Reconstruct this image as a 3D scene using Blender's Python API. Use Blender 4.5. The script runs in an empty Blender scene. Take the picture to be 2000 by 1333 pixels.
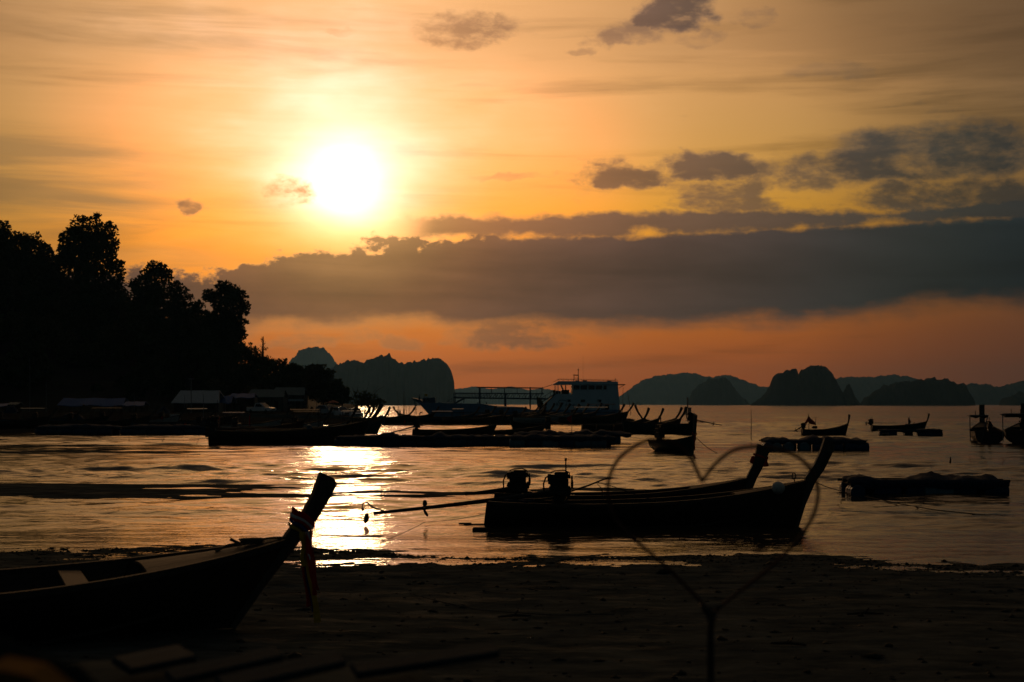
import bpy, bmesh, math, random
import numpy as np
from mathutils import Vector, Matrix
random.seed(7)
rng = np.random.default_rng(11)
SC = bpy.context.scene
COL = SC.collection
R = math.radians

# ------------------------------------------------------------------ camera
F = 2778.0                       # focal length in pixels of a 2000 px wide frame (50 mm lens on 36 mm)
CAMZ = 3.0
PITCH = math.atan((790 - 666.5) / F)
cam = bpy.data.cameras.new('camera')
cam.lens = 50.0
cam.sensor_width = 36.0
cam.clip_start = 0.05
cam.clip_end = 80000
cam.dof.use_dof = True
cam.dof.focus_distance = 46.0
cam.dof.aperture_fstop = 2.2
cam_o = bpy.data.objects.new('camera', cam)
cam_o.location = (0, 0, CAMZ)
cam_o.rotation_euler = (math.pi / 2 + PITCH, 0, 0)
COL.objects.link(cam_o)
SC.camera = cam_o


def ray(px, py):
    u, v = (px - 1000) / F, (666.5 - py) / F
    c, s = math.cos(PITCH), math.sin(PITCH)
    return Vector((u, c - v * s, s + v * c))


def at(px, py, Y):
    d = ray(px, py)
    return Vector((0, 0, CAMZ)) + d * (Y / d.y)


def gw(px, py, z=0.0):
    d = ray(px, py)
    return Vector((0, 0, CAMZ)) + d * ((z - CAMZ) / d.z)


# ------------------------------------------------------------------ sky
SUN_AZ, SUN_EL = math.degrees(math.atan((672 - 1000) / F)), 8.9


class X:
    """a float socket of the world tree with arithmetic"""
    def __init__(self, s): self.s = s
    def __add__(a, b): return op('ADD', a, b)
    __radd__ = __add__
    def __sub__(a, b): return op('SUBTRACT', a, b)
    def __rsub__(a, b): return op('SUBTRACT', b, a)
    def __mul__(a, b): return op('MULTIPLY', a, b)
    __rmul__ = __mul__
    def __truediv__(a, b): return op('DIVIDE', a, b)


W = bpy.data.worlds.new('World')
SC.world = W
W.use_nodes = True
NT = W.node_tree
NT.nodes.clear()


def link(a, sock):
    if isinstance(a, X): NT.links.new(a.s, sock)
    else: sock.default_value = a


def op(kind, *args, clamp=False):
    n = NT.nodes.new('ShaderNodeMath')
    n.operation = kind
    n.use_clamp = clamp
    for i, a in enumerate(args): link(a, n.inputs[i])
    return X(n.outputs[0])


def sstep(a, lo, hi):
    n = NT.nodes.new('ShaderNodeMapRange')
    n.interpolation_type = 'SMOOTHSTEP'
    link(a, n.inputs['Value']); link(lo, n.inputs['From Min']); link(hi, n.inputs['From Max'])
    return X(n.outputs[0])


def curve(a, pts):
    """piecewise curve through pts (x ascending), clamped at the ends"""
    x0, x1 = pts[0][0], pts[-1][0]
    y0, y1 = min(p[1] for p in pts), max(p[1] for p in pts)
    if y1 - y0 < 1e-9: y1 = y0 + 1e-6
    n = NT.nodes.new('ShaderNodeFloatCurve')
    c = n.mapping.curves[0]
    q = [((p[0] - x0) / (x1 - x0), (p[1] - y0) / (y1 - y0)) for p in pts]
    c.points[0].location = q[0]; c.points[1].location = q[-1]
    for p in q[1:-1]: c.points.new(*p)
    for p in c.points: p.handle_type = 'AUTO_CLAMPED'
    n.mapping.extend = 'HORIZONTAL'
    n.mapping.update()
    link((a - x0) / (x1 - x0), n.inputs['Value'])
    return X(n.outputs[0]) * (y1 - y0) + y0


def mix(a, b, f): return a + (b - a) * f


tc = NT.nodes.new('ShaderNodeTexCoord')
sep = NT.nodes.new('ShaderNodeSeparateXYZ')
NT.links.new(tc.outputs['Generated'], sep.inputs[0])
DX, DY, DZ = X(sep.outputs[0]), X(sep.outputs[1]), X(sep.outputs[2])
AZ = op('ARCTAN2', DX, DY) * 57.29578
EL = op('ARCSINE', DZ) * 57.29578
sv = Vector((math.sin(R(SUN_AZ)) * math.cos(R(SUN_EL)), math.cos(R(SUN_AZ)) * math.cos(R(SUN_EL)), math.sin(R(SUN_EL))))
TH = op('ARCCOSINE', op('MINIMUM', DX * sv.x + DY * sv.y + DZ * sv.z, 0.9999999)) * 57.29578


def noise(scale, sx, sy, sz, detail=6.0, rough=0.55, seed=0.0, dist=0.0):
    c = NT.nodes.new('ShaderNodeCombineXYZ')
    link(DX * sx + seed, c.inputs[0]); link(DY * sy + seed * 1.7, c.inputs[1]); link(DZ * sz, c.inputs[2])
    n = NT.nodes.new('ShaderNodeTexNoise')
    n.inputs['Scale'].default_value = scale
    n.inputs['Detail'].default_value = detail
    n.inputs['Roughness'].default_value = rough
    n.inputs['Distortion'].default_value = dist
    NT.links.new(c.outputs[0], n.inputs['Vector'])
    return X(n.outputs[0]) - 0.5


def azp(px): return math.degrees(math.atan((px - 1000) / F))
def elp(py): return math.degrees(math.atan((790 - py) / F))


N_fine = noise(34, 1, 1, 1.7, 9, 0.62, 3.1)
N_cl = noise(20, 1, 1, 2.5, 10, 0.60, 15.3, 0.2)
N_band = noise(4.5, 1, 1, 11, 6, 0.6, 27.7, 0.5)
N_det = noise(78, 1, 1, 1.5, 8, 0.66, 6.4, 0.25)
N_mid = noise(13, 1, 1, 2.2, 5, 0.55, 8.3)
N_str = noise(3.2, 1, 1, 9, 4, 0.55, 1.2, 0.4)      # stratus, drawn out sideways
N_wx, N_wy = noise(26, 1, 1, 1.4, 6, 0.6, 12.7), noise(26, 1, 1, 1.4, 6, 0.6, 20.9)
N_gl = noise(9, 1, 1, 2.6, 4, .5, 31.7)
N_str2 = noise(5.0, 1, 1, 14, 5, 0.6, 5.5, 0.6)

# clear sky, seen through evening haze: warm round the sun, teal opposite it
WARM = curve(TH, [(0, 1.5), (6, 1.45), (10, 1.25), (14, 1.04), (18, 1.0)])      # red beyond what the film can show
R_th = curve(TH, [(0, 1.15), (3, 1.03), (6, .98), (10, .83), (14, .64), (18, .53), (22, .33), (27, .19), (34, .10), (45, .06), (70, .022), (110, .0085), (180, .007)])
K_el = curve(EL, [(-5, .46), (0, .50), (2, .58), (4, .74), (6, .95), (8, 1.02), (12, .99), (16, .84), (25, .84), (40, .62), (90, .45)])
G_r = curve(EL, [(-5, .225), (0, .23), (2, .255), (4, .32), (6.5, .41), (9, .485), (12, .525), (16, .55), (30, .56), (60, .80), (90, .95)])
B_r = curve(EL, [(-5, .03), (0, .03), (2, .03), (4, .022), (6.5, .025), (9, .085), (12, .16), (16, .20), (30, .19), (60, .55), (90, .85)])
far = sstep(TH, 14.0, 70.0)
over = 1.0 + 2.3 * sstep(EL, 14.5, 25.0) * op('EXPONENT', (AZ - SUN_AZ) * (AZ - SUN_AZ) * (-1 / (2 * 22.0 ** 2)))  # out-of-view sky above the sun raised to brighten the water
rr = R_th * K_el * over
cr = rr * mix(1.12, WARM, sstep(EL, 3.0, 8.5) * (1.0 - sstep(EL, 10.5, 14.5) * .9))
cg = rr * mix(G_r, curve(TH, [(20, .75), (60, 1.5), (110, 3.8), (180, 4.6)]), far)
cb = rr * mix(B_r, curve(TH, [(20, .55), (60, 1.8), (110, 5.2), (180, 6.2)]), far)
# a drop of the physical sky for the dome away from the sun
sky = NT.nodes.new('ShaderNodeTexSky')
sky.sky_type = 'NISHITA'
sky.sun_disc = False
sky.sun_elevation = R(SUN_EL)
sky.sun_rotation = R(SUN_AZ)
sky.dust_density = 6.0
# thin veils of stratus
veil = sstep(N_str + N_str2 * 0.6, 0.02, 0.30)
dim = 1.0 - 0.34 * veil
# darker grey-brown veils: upper right, left of the sun
hiband = sstep((EL + N_str2 * 5.0 + N_mid * 1.5) - (13.6 - 0.11 * (AZ - azp(1250))), -0.6, 0.9) * sstep(AZ + N_str * 6, 3.0, 15.0)
topband = sstep(EL + N_str2 * 3 - 0.02 * AZ, 15.2, 17.5) * 0.12
lband = sstep(TH, 4.0, 9.0) * sstep(-1.0 * op('ABSOLUTE', EL + N_str2 * 2.4 - 8.7), -2.3, -0.5) * sstep(AZ * -1.0 + N_str * 9.0 + N_band * 5.0, 5.5, 17.0) * op('MAXIMUM', .55 + N_band * 2.2, 0.0)
lband2 = sstep(-1.0 * op('ABSOLUTE', EL + N_str2 * 3.0 - 5.7), -0.8, -0.1) * sstep(AZ * -1.0, 9.5, 13.0) * .6
lcorner = sstep(AZ * -1.0 + N_str2 * 5, 11.0, 21.0) * .30
streak = op('MINIMUM', hiband * 0.40 + lband * 0.95 + lband2 * .4 + topband + lcorner, 0.72)
vr = curve(TH, [(0, .75), (6, .42), (12, .26), (20, .15), (30, .07), (60, .03), (180, .015)])
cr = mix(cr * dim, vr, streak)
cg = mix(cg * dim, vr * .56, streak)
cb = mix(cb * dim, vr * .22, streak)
# glow of the sun through the haze
skw = EL - SUN_EL
TG = TH * op('MAXIMUM', 1.0 + N_str2 * .75 + N_gl * 1.0 - curve(skw, [(-6, -.22), (0, 0), (6, .20)]), 0.25)
g1 = op('EXPONENT', op('POWER', TG * (1 / 1.5), 1.12) * -1.0)
g2 = op('EXPONENT', TG * (-1 / 3.1))
brk = 1.0 + N_str2 * .8
lowk = curve(skw, [(-6, .35), (-2.5, .6), (0, 1.0), (8, 1.05)])
GR, GG, GB = (g1 * 2.9 + g2 * .38) * brk, (g1 * 2.0 + g2 * .36) * brk, (g1 * 2.05 + g2 * .23) * brk * lowk
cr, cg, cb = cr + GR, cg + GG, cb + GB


# cumulus: soft ellipses with ragged edges
def blob(x0, x1, y0, y1, soft=0.5, amp=2.4, dens=1.0, flat=1.7):
    a, ra = (azp(x0) + azp(x1)) / 2, (azp(x1) - azp(x0)) / 2
    e0, e1 = elp(y1), elp(y0)
    e, re = e0 + (e1 - e0) * .4, (e1 - e0) * .6
    u = (AZ + N_wx * 2.8 - a) / (ra * 1.12)
    v = (EL + N_wy * 1.3 - e) / (re * 1.22)
    v = op('MAXIMUM', v, v * -flat)
    d = 1.0 - u * u - v * v
    return sstep(op('MINIMUM', d, 0.62) * 1.05 + .02 + N_cl * amp * 1.15 + N_det * amp * .40, -0.02, soft * 1.15) * dens


SMALL = [blob(485, 630, 358, 412, .9, 2.8, .95), blob(320, 416, 392, 424, .7, 2.4, .85),
         blob(770, 1025, 18, 92, .9, 3.2, .75), blob(1245, 1410, -25, 58, .8, 2.6, .92), blob(1140, 1310, 40, 92, .9, 2.8, .7),
         blob(1430, 1525, 18, 58, 1.0, 3.4, .5), blob(1320, 1420, 62, 92, 1.0, 3.4, .4), blob(1100, 1150, 85, 105, 1, 3.0, .45),
         blob(1110, 1320, 312, 376, .7, 2.6, .85), blob(1290, 1500, 300, 362, .7, 2.4, .88), blob(1440, 1650, 312, 388, .8, 2.4, .8), blob(1600, 2080, 262, 376, .8, 1.7, .92), blob(1720, 1900, 268, 330, .8, 1.9, .88),
         blob(1300, 1560, 355, 424, .8, 2.6, .8), blob(1680, 2100, 368, 436, .8, 2.4, .85), blob(1235, 1310, 318, 345, .8, 2.6, .6),
         blob(1935, 1985, 270, 298, .8, 3, .7), blob(930, 1130, 338, 352, 1.0, 3.0, .45),
         blob(620, 720, 52, 68, 1, 3.2, .35), blob(1540, 1720, 135, 170, 1.2, 3.0, .30)]
# the long bank over the horizon
top1 = curve(AZ, [(-60, 4.6), (-20, 5.0), (azp(380), elp(527)), (azp(470), elp(508)), (azp(560), elp(490)), (azp(650), elp(482)), (azp(720), elp(470)), (azp(800), elp(460)),
                  (azp(900), elp(452)), (azp(1200), elp(450)), (azp(1600), elp(440)), (azp(2000), elp(432)), (40, 7.6), (75, 6.0)])
bot1 = curve(AZ, [(-60, 3.4), (azp(350), elp(640)), (azp(500), elp(648)), (azp(760), elp(640)), (azp(1000), elp(640)), (azp(1250), elp(642)), (azp(1500), elp(634)),
                  (azp(1800), elp(618)), (azp(2000), elp(606)), (40, 4.0), (75, 4.0)])
ext = sstep(AZ, -75.0, -22.0) * sstep(AZ * -1.0, -95.0, -50.0)
edge = curve(AZ, [(-20, 1.8), (azp(450), 3.0), (azp(840), 3.0), (azp(1100), .9), (30, .7)])
bank = sstep(top1 - EL + N_fine * edge * 1.15 + N_det * edge * .4 + N_mid * .5, -0.06, 0.42) * sstep(EL - bot1 + N_fine * .8 + N_mid * 1.3 + N_band * 1.0, -0.40, 0.70) * ext
# second layer on top of it, from below the sun to the right, with gaps between
top2 = curve(AZ, [(azp(740), elp(430)), (azp(800), elp(415)), (azp(1000), elp(413)), (azp(1400), elp(408)), (azp(1700), elp(415)), (azp(2000), elp(405)), (45, 7.4)])
lay2 = sstep(top2 - EL + N_fine * .9 + N_det * .5 + N_mid * .5, -0.05, 0.35) * sstep(EL - (top1 - .35) + N_fine * 1.6 + N_mid * 1.2, -0.25, 0.35) * sstep(AZ + N_mid * 2.0, azp(735), azp(860)) * ext * .93
# rags hanging under the bank
rag = [blob(950, 1145, 622, 690, .9, 2.4, .75), blob(640, 760, 640, 672, 1, 3.2, .5), blob(900, 1130, 615, 684, .9, 3.2, .75), blob(530, 660, 650, 684, 1.0, 3.2, .55), blob(740, 850, 655, 684, 1.0, 3.4, .5), blob(960, 1060, 596, 690, 1, 3.2, .45), blob(860, 960, 628, 676, 1, 3.2, .5)]
# feathered scud between the layers on the right
scud = sstep(N_fine * .9 + N_str2 * .9 + N_mid * .6 - op('ABSOLUTE', EL - 8.6) * .055, 0.02, 0.34) * sstep(AZ, -1.0, 6.0) * ext * .55
A = op('MAXIMUM', op('MAXIMUM', bank, lay2), scud)
for b in SMALL + rag: A = op('MAXIMUM', A, b)
A = op('MINIMUM', A, 1.0)
ccr = curve(TH, [(0, .62), (2.5, .46), (4, .32), (6, .225), (8, .150), (12, .088), (17, .051), (22, .022), (28, .0085), (45, .010), (180, .008)])
ccg = curve(TH, [(0, .31), (2.5, .225), (4, .150), (6, .094), (8, .066), (12, .0455), (17, .0355), (22, .024), (28, .0140), (45, .016), (180, .020)])
ccb = curve(TH, [(0, .11), (2.5, .078), (4, .052), (6, .040), (8, .036), (12, .033), (17, .031), (22, .0235), (28, .0165), (45, .020), (180, .028)])
# clouds are lit through where they are thin, and mottled
mot = 1.0 + N_mid * .45 + N_fine * .30 + N_band * 1.05 + sstep(EL - top1, -1.1, 0.1) * .12
thick = 1.0 - .22 * sstep(A, .55, 1.0) * sstep(EL, 7.0, 9.0)
lo = thick * curve(EL, [(2.5, .92), (4.5, .86), (6.6, 1.02), (8.0, 1.30), (10, 1.6), (16, 1.9)])
ccr, ccg, ccb = ccr * mot * lo, ccg * mot * lo, ccb * mot * lo
thin = A * (1.0 - A) * op('EXPONENT', TH * (-1 / 4.5)) * 3.0
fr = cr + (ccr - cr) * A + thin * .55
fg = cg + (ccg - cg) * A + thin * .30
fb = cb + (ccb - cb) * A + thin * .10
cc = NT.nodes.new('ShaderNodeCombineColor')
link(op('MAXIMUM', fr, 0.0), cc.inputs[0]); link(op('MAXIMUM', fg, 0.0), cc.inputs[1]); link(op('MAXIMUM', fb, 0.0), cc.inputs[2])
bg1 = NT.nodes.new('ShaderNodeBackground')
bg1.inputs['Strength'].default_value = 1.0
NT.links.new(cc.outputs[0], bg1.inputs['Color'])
bg2 = NT.nodes.new('ShaderNodeBackground')
bg2.inputs['Strength'].default_value = 0.0005
NT.links.new(sky.outputs[0], bg2.inputs['Color'])
add = NT.nodes.new('ShaderNodeAddShader')
NT.links.new(bg1.outputs[0], add.inputs[0]); NT.links.new(bg2.outputs[0], add.inputs[1])
wo = NT.nodes.new('ShaderNodeOutputWorld')
NT.links.new(add.outputs[0], wo.inputs['Surface'])
W.cycles.sampling_method = 'MANUAL'
W.cycles.sample_map_resolution = 1024

# ------------------------------------------------------------------ sun, exposure
sun = bpy.data.lights.new('sun', 'SUN')
sun.energy = .10
sun.angle = R(3.0)
sun.color = (1.0, 0.66, 0.32)
sun_o = bpy.data.objects.new('sun', sun)
sun_o.rotation_euler = (-sv).to_track_quat('-Z', 'Y').to_euler()
COL.objects.link(sun_o)
vs = SC.view_settings
vs.view_transform = 'Standard'
vs.look = 'None'
vs.exposure = 0.0
vs.gamma = 1.0
vs.use_curve_mapping = False
SC.render.engine = 'CYCLES'
cy = SC.cycles
cy.use_denoising = True
cy.max_bounces = 6
cy.diffuse_bounces = 2
cy.glossy_bounces = 4
cy.transmission_bounces = 2
cy.volume_bounces = 0
cy.sample_clamp_indirect = 6.0
cy.caustics_reflective = False
cy.caustics_refractive = False


# ------------------------------------------------------------------ materials
def mat(name, c1, c2=None, rough=.7, scale=6.0, bump=0.0, metal=0.0, spec=.2, stretch=(1, 1, 1), rvar=0.0, detail=5):
    m = bpy.data.materials.new(name)
    m.use_nodes = True
    t = m.node_tree
    b = t.nodes['Principled BSDF']
    b.inputs['Roughness'].default_value = rough
    b.inputs['Metallic'].default_value = metal
    b.inputs['Specular IOR Level'].default_value = spec
    c2 = c2 or tuple(x * .6 for x in c1)
    co = t.nodes.new('ShaderNodeTexCoord')
    mp = t.nodes.new('ShaderNodeMapping')
    mp.inputs['Scale'].default_value = stretch
    n = t.nodes.new('ShaderNodeTexNoise')
    n.inputs['Scale'].default_value = scale
    n.inputs['Detail'].default_value = detail
    n.inputs['Roughness'].default_value = .65
    t.links.new(co.outputs['Object'], mp.inputs[0]); t.links.new(mp.outputs[0], n.inputs['Vector'])
    r = t.nodes.new('ShaderNodeValToRGB')
    r.color_ramp.elements[0].position = .34; r.color_ramp.elements[1].position = .66
    r.color_ramp.elements[0].color = (*c2, 1); r.color_ramp.elements[1].color = (*c1, 1)
    t.links.new(n.outputs[0], r.inputs[0]); t.links.new(r.outputs[0], b.inputs['Base Color'])
    if rvar:
        k = t.nodes.new('ShaderNodeMapRange')
        k.inputs['From Min'].default_value = .3; k.inputs['From Max'].default_value = .7
        k.inputs['To Min'].default_value = rough - rvar; k.inputs['To Max'].default_value = rough + rvar
        t.links.new(n.outputs[0], k.inputs[0]); t.links.new(k.outputs[0], b.inputs['Roughness'])
    if bump:
        bp = t.nodes.new('ShaderNodeBump')
        bp.inputs['Strength'].default_value = 1.0
        bp.inputs['Distance'].default_value = bump
        t.links.new(n.outputs[0], bp.inputs['Height']); t.links.new(bp.outputs[0], b.inputs['Normal'])
    return m


M = {}
M['wood'] = mat('dark_wet_wood', (.060, .042, .030), (.028, .020, .016), .62, 5, .006, stretch=(.4, 6, 6))
M['wood_worn'] = mat('worn_grey_wood', (.07, .054, .042), (.036, .027, .021), .7, 6, .006, stretch=(.4, 7, 7))
M['stem'] = mat('weathered_stem_wood', (.10, .085, .07), (.045, .038, .03), .7, 5, .008, stretch=(6, 6, .6))
M['hull_green'] = mat('dark_green_hull_paint', (.028, .05, .045), (.02, .028, .024), .5, 3, .003, stretch=(.5, 3, 3))
M['hull_brown'] = mat('red_brown_hull_paint', (.075, .035, .025), (.04, .022, .018), .5, 3, .003, stretch=(.5, 3, 3))
M['hull_blue'] = mat('dull_blue_hull_paint', (.03, .06, .10), (.025, .035, .05), .5, 3, .003, stretch=(.5, 3, 3))
M['hull_white'] = mat('chalky_white_hull_paint', (.42, .41, .38), (.25, .24, .22), .5, 3, .003, stretch=(.5, 3, 3))
M['iron'] = mat('oily_engine_iron', (.045, .042, .04), (.02, .019, .018), .5, 14, .004, metal=.4)
M['rust'] = mat('rusty_wire', (.13, .06, .04), (.07, .03, .02), .75, 30, .001)
M['rope'] = mat('old_rope', (.16, .13, .10), (.08, .07, .05), .9, 40)
M['net'] = mat('blue_net_heap', (.03, .045, .075), (.012, .018, .03), .9, 9, .05)
M['tarp_blue'] = mat('blue_tarpaulin', (.03, .13, .32), (.02, .08, .22), .55, 4, .02)
M['tarp_white'] = mat('grey_white_roof_sheet', (.40, .44, .45), (.28, .31, .32), .5, 4, .01)
M['tarp_teal'] = mat('faded_teal_roof_sheet', (.09, .16, .16), (.06, .10, .10), .6, 4, .01)
M['drum'] = mat('blue_plastic_drum', (.025, .06, .12), (.02, .04, .08), .45, 5)
M['drum_pale'] = mat('pale_blue_plastic_drum', (.10, .18, .22), (.07, .12, .15), .45, 5)
M['foam'] = mat('grubby_white_foam', (.6, .58, .52), (.4, .38, .33), .8, 8, .01)
M['red'] = mat('red_cloth', (.55, .025, .02), (.40, .02, .015), .85, 8)
M['hem'] = mat('dull_ochre_hem', (.30, .16, .05), (.2, .11, .035), .9, 8, spec=0)
M['yellow'] = mat('yellow_cloth', (.60, .36, .03), (.45, .26, .02), .85, 8)
M['blue'] = mat('blue_cloth', (.04, .05, .25), (.03, .04, .18), .85, 8)
M['white'] = mat('white_cloth', (.7, .68, .65), (.55, .53, .5), .85, 8)
M['paint_white'] = mat('pale_blue_white_ship_paint', (.60, .76, .80), (.48, .62, .66), .45, .35, .004, stretch=(1, 1, .25))
M['paint_blue'] = mat('blue_ship_paint', (.10, .24, .38), (.07, .17, .28), .5, .4, .004, stretch=(1, 1, .3))
M['steel'] = mat('blue_grey_painted_steel', (.07, .13, .19), (.04, .08, .12), .5, 2)
M['steel_grey'] = mat('grey_galvanised_steel', (.22, .23, .23), (.14, .14, .14), .5, 4, metal=.5)
M['glass'] = mat('dark_window_glass', (.012, .014, .016), (.008, .01, .011), .08, 2, spec=.6)
M['black'] = mat('black_rubber', (.015, .015, .015), (.01, .01, .01), .8, 8)
M['letter'] = mat('dark_lettering', (.02, .03, .045), (.015, .022, .035), .6, 4)
M['car_white'] = mat('white_car_paint', (.75, .75, .74), (.68, .68, .67), .25, 2, spec=.5)
M['car_silver'] = mat('silver_car_paint', (.45, .46, .47), (.40, .41, .42), .3, 2, metal=.3, spec=.5)
M['lamp'] = mat('clear_lamp_glass', (.5, .5, .48), (.4, .4, .38), .15, 4)
M['bark'] = mat('dark_bark', (.05, .038, .028), (.025, .019, .014), .9, 6, .02, stretch=(3, 3, .7))
M['leaf'] = mat('dark_leaf', (.045, .075, .025), (.025, .045, .015), .7, .25, spec=.2)
M['leaf2'] = mat('olive_leaf', (.075, .085, .03), (.04, .05, .018), .7, .25, spec=.2)
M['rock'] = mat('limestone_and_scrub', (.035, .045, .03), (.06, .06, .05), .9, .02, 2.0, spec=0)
M['soil'] = mat('forest_floor', (.035, .032, .022), (.02, .018, .013), .95, .15, .1, spec=.1)
M['mudfar'] = mat('wet_grey_mud', (.04, .035, .03), (.022, .02, .017), .9, .35, .05, spec=0.0)
M['wall'] = mat('stained_plaster', (.14, .13, .11), (.09, .085, .07), .85, 1.0)
M['plank'] = mat('weathered_teal_board', (.026, .05, .058), (.014, .028, .034), .75, 5, .004, stretch=(.5, 8, 8))
M['skin'] = mat('brown_skin', (.22, .12, .075), (.19, .10, .065), .6, 8)
M['cloth_dark'] = mat('dark_clothing', (.04, .045, .06), (.025, .03, .04), .9, 8)
M['hair'] = mat('black_hair', (.012, .01, .009), (.008, .007, .006), .6, 20)


# ------------------------------------------------------------------ mesh building
class MB:
    def __init__(s): s.v, s.f = [], []

    def add(s, vs, fs):
        o = len(s.v)
        s.v += [tuple(p) for p in vs]
        s.f += [tuple(i + o for i in q) for q in fs]
        return s

    def box(s, c, d, rot=None, bev=0.0):
        x, y, z = (k / 2 for k in d)
        m = rot or Matrix.Identity(3)
        c = Vector(c)
        if bev:
            b = bev
            vs, rings = [], []
            for zz, k in ((-z, b), (-z + b, 0), (z - b, 0), (z, b)):
                r = []
                X_, Y_ = x - k, y - k
                for p in ((-X_ + (0 if k else b), -Y_), (X_ - (0 if k else b), -Y_), (X_, -Y_ + (0 if k else b)), (X_, Y_ - (0 if k else b)), (X_ - (0 if k else b), Y_), (-X_ + (0 if k else b), Y_), (-X_, Y_ - (0 if k else b)), (-X_, -Y_ + (0 if k else b))):
                    r.append(len(vs)); vs.append(c + m @ Vector((p[0], p[1], zz)))
                rings.append(r)
            fs = [tuple(reversed(rings[0])), tuple(rings[-1])]
            for a, q in zip(rings, rings[1:]):
                for i in range(8): fs.append((a[i], a[(i + 1) % 8], q[(i + 1) % 8], q[i]))
            return s.add(vs, fs)
        vs = [c + m @ Vector(p) for p in ((-x, -y, -z), (x, -y, -z), (x, y, -z), (-x, y, -z), (-x, -y, z), (x, -y, z), (x, y, z), (-x, y, z))]
        return s.add(vs, [(3, 2, 1, 0), (4, 5, 6, 7), (0, 1, 5, 4), (1, 2, 6, 5), (2, 3, 7, 6), (3, 0, 4, 7)])

    def tube(s, pts, r, n=6, caps=True):
        pts = [Vector(p) for p in pts]
        rs = r if isinstance(r, (list, tuple)) else [r] * len(pts)
        vs, fs = [], []
        up = None
        for i, p in enumerate(pts):
            t = (pts[min(i + 1, len(pts) - 1)] - pts[max(i - 1, 0)])
            if t.length < 1e-9: t = Vector((0, 0, 1))
            t.normalize()
            if up is None: up = Vector((0, 0, 1)) if abs(t.z) < .9 else Vector((1, 0, 0))
            a = t.cross(up)
            if a.length < 1e-6: a = t.cross(Vector((1, .3, 0)))
            a.normalize(); b = a.cross(t); up = b
            for k in range(n):
                w = 2 * math.pi * k / n
                vs.append(p + (a * math.cos(w) + b * math.sin(w)) * rs[i])
        for i in range(len(pts) - 1):
            for k in range(n):
                fs.append((i * n + k, i * n + (k + 1) % n, (i + 1) * n + (k + 1) % n, (i + 1) * n + k))
        if caps:
            fs.append(tuple(range(n - 1, -1, -1))); fs.append(tuple((len(pts) - 1) * n + k for k in range(n)))
        return s.add(vs, fs)

    def lathe(s, base, axis, prof, n=12):
        """prof: (distance along axis, radius)"""
        axis = Vector(axis).normalized(); base = Vector(base)
        return s.tube([base + axis * d for d, _ in prof], [q for _, q in prof], n)

    def loft(s, rings, close=True, cap=True):
        n = len(rings[0])
        vs = [p for r in rings for p in r]
        fs = []
        for i in range(len(rings) - 1):
            for k in range(n if close else n - 1):
                fs.append((i * n + k, i * n + (k + 1) % n, (i + 1) * n + (k + 1) % n, (i + 1) * n + k))
        if cap and close:
            fs.append(tuple(range(n - 1, -1, -1))); fs.append(tuple((len(rings) - 1) * n + k for k in range(n)))
        return s.add(vs, fs)

    def prism(s, poly, y0, y1):
        """poly in x,z; extruded from y0 to y1"""
        n = len(poly)
        vs = [(p[0], y0, p[1]) for p in poly] + [(p[0], y1, p[1]) for p in poly]
        fs = [tuple(range(n)), tuple(range(2 * n - 1, n - 1, -1))]
        for k in range(n): fs.append((k, k + n, (k + 1) % n + n, (k + 1) % n))
        return s.add(vs, fs)

    def build(s, name, m, parent=None, smooth=False, loc=None):
        me = bpy.data.meshes.new(name)
        me.from_pydata(s.v, [], s.f)
        return link_mesh(name, me, m, parent, smooth, loc)


def link_mesh(name, me, m, parent=None, smooth=False, loc=None):
    if m is not None and not me.materials: me.materials.append(M[m] if isinstance(m, str) else m)
    me.validate()
    bm = bmesh.new(); bm.from_mesh(me); bmesh.ops.recalc_face_normals(bm, faces=bm.faces); bm.to_mesh(me); bm.free()
    if smooth: me.shade_smooth()
    o = bpy.data.objects.new(name, me)
    if loc is not None: o.location = loc
    if parent is not None: o.parent = parent
    COL.objects.link(o)
    return o


def fast_mesh(name, V, Fq, m, smooth=False):
    """numpy vertices and quads"""
    me = bpy.data.meshes.new(name)
    me.vertices.add(len(V)); me.vertices.foreach_set('co', np.asarray(V, np.float32).ravel())
    k = Fq.shape[1]
    me.loops.add(Fq.size); me.loops.foreach_set('vertex_index', Fq.ravel().astype(np.int32))
    me.polygons.add(len(Fq)); me.polygons.foreach_set('loop_start', np.arange(0, Fq.size, k, dtype=np.int32))
    me.update(calc_edges=True)
    me.materials.append(M[m] if isinstance(m, str) else m)
    if smooth: me.shade_smooth()
    return me


def put(name, me, parent=None, loc=None):
    o = bpy.data.objects.new(name, me)
    if loc is not None: o.location = loc
    if parent is not None: o.parent = parent
    COL.objects.link(o)
    return o


def tag(o, label, cat, group=None):
    o['label'] = label; o['category'] = cat
    if group: o['group'] = group
    return o


def struct(o, kind='structure', label=None):
    o['kind'] = kind
    if label: o['label'] = label
    return o


def thing(name, label, cat, loc=(0, 0, 0), rz=0.0, group=None):
    o = bpy.data.objects.new(name, None)
    o.empty_display_size = .2
    o.location = loc; o.rotation_euler = (0, 0, rz)
    COL.objects.link(o)
    return tag(o, label, cat, group)


def dup(root, loc, rz=None, label=None, group=None, scale=None):
    r = root.copy(); COL.objects.link(r); r.location = loc
    if rz is not None: r.rotation_euler = (0, 0, rz)
    if scale is not None: r.scale = scale
    if label: r['label'] = label
    if group: r['group'] = group
    for ch in list(root.children):
        c = ch.copy(); COL.objects.link(c); c.parent = r
        for g in list(ch.children):
            d = g.copy(); COL.objects.link(d); d.parent = c
    return r


# value noise for shaping terrain
_tab = rng.random((512, 512))


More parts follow.
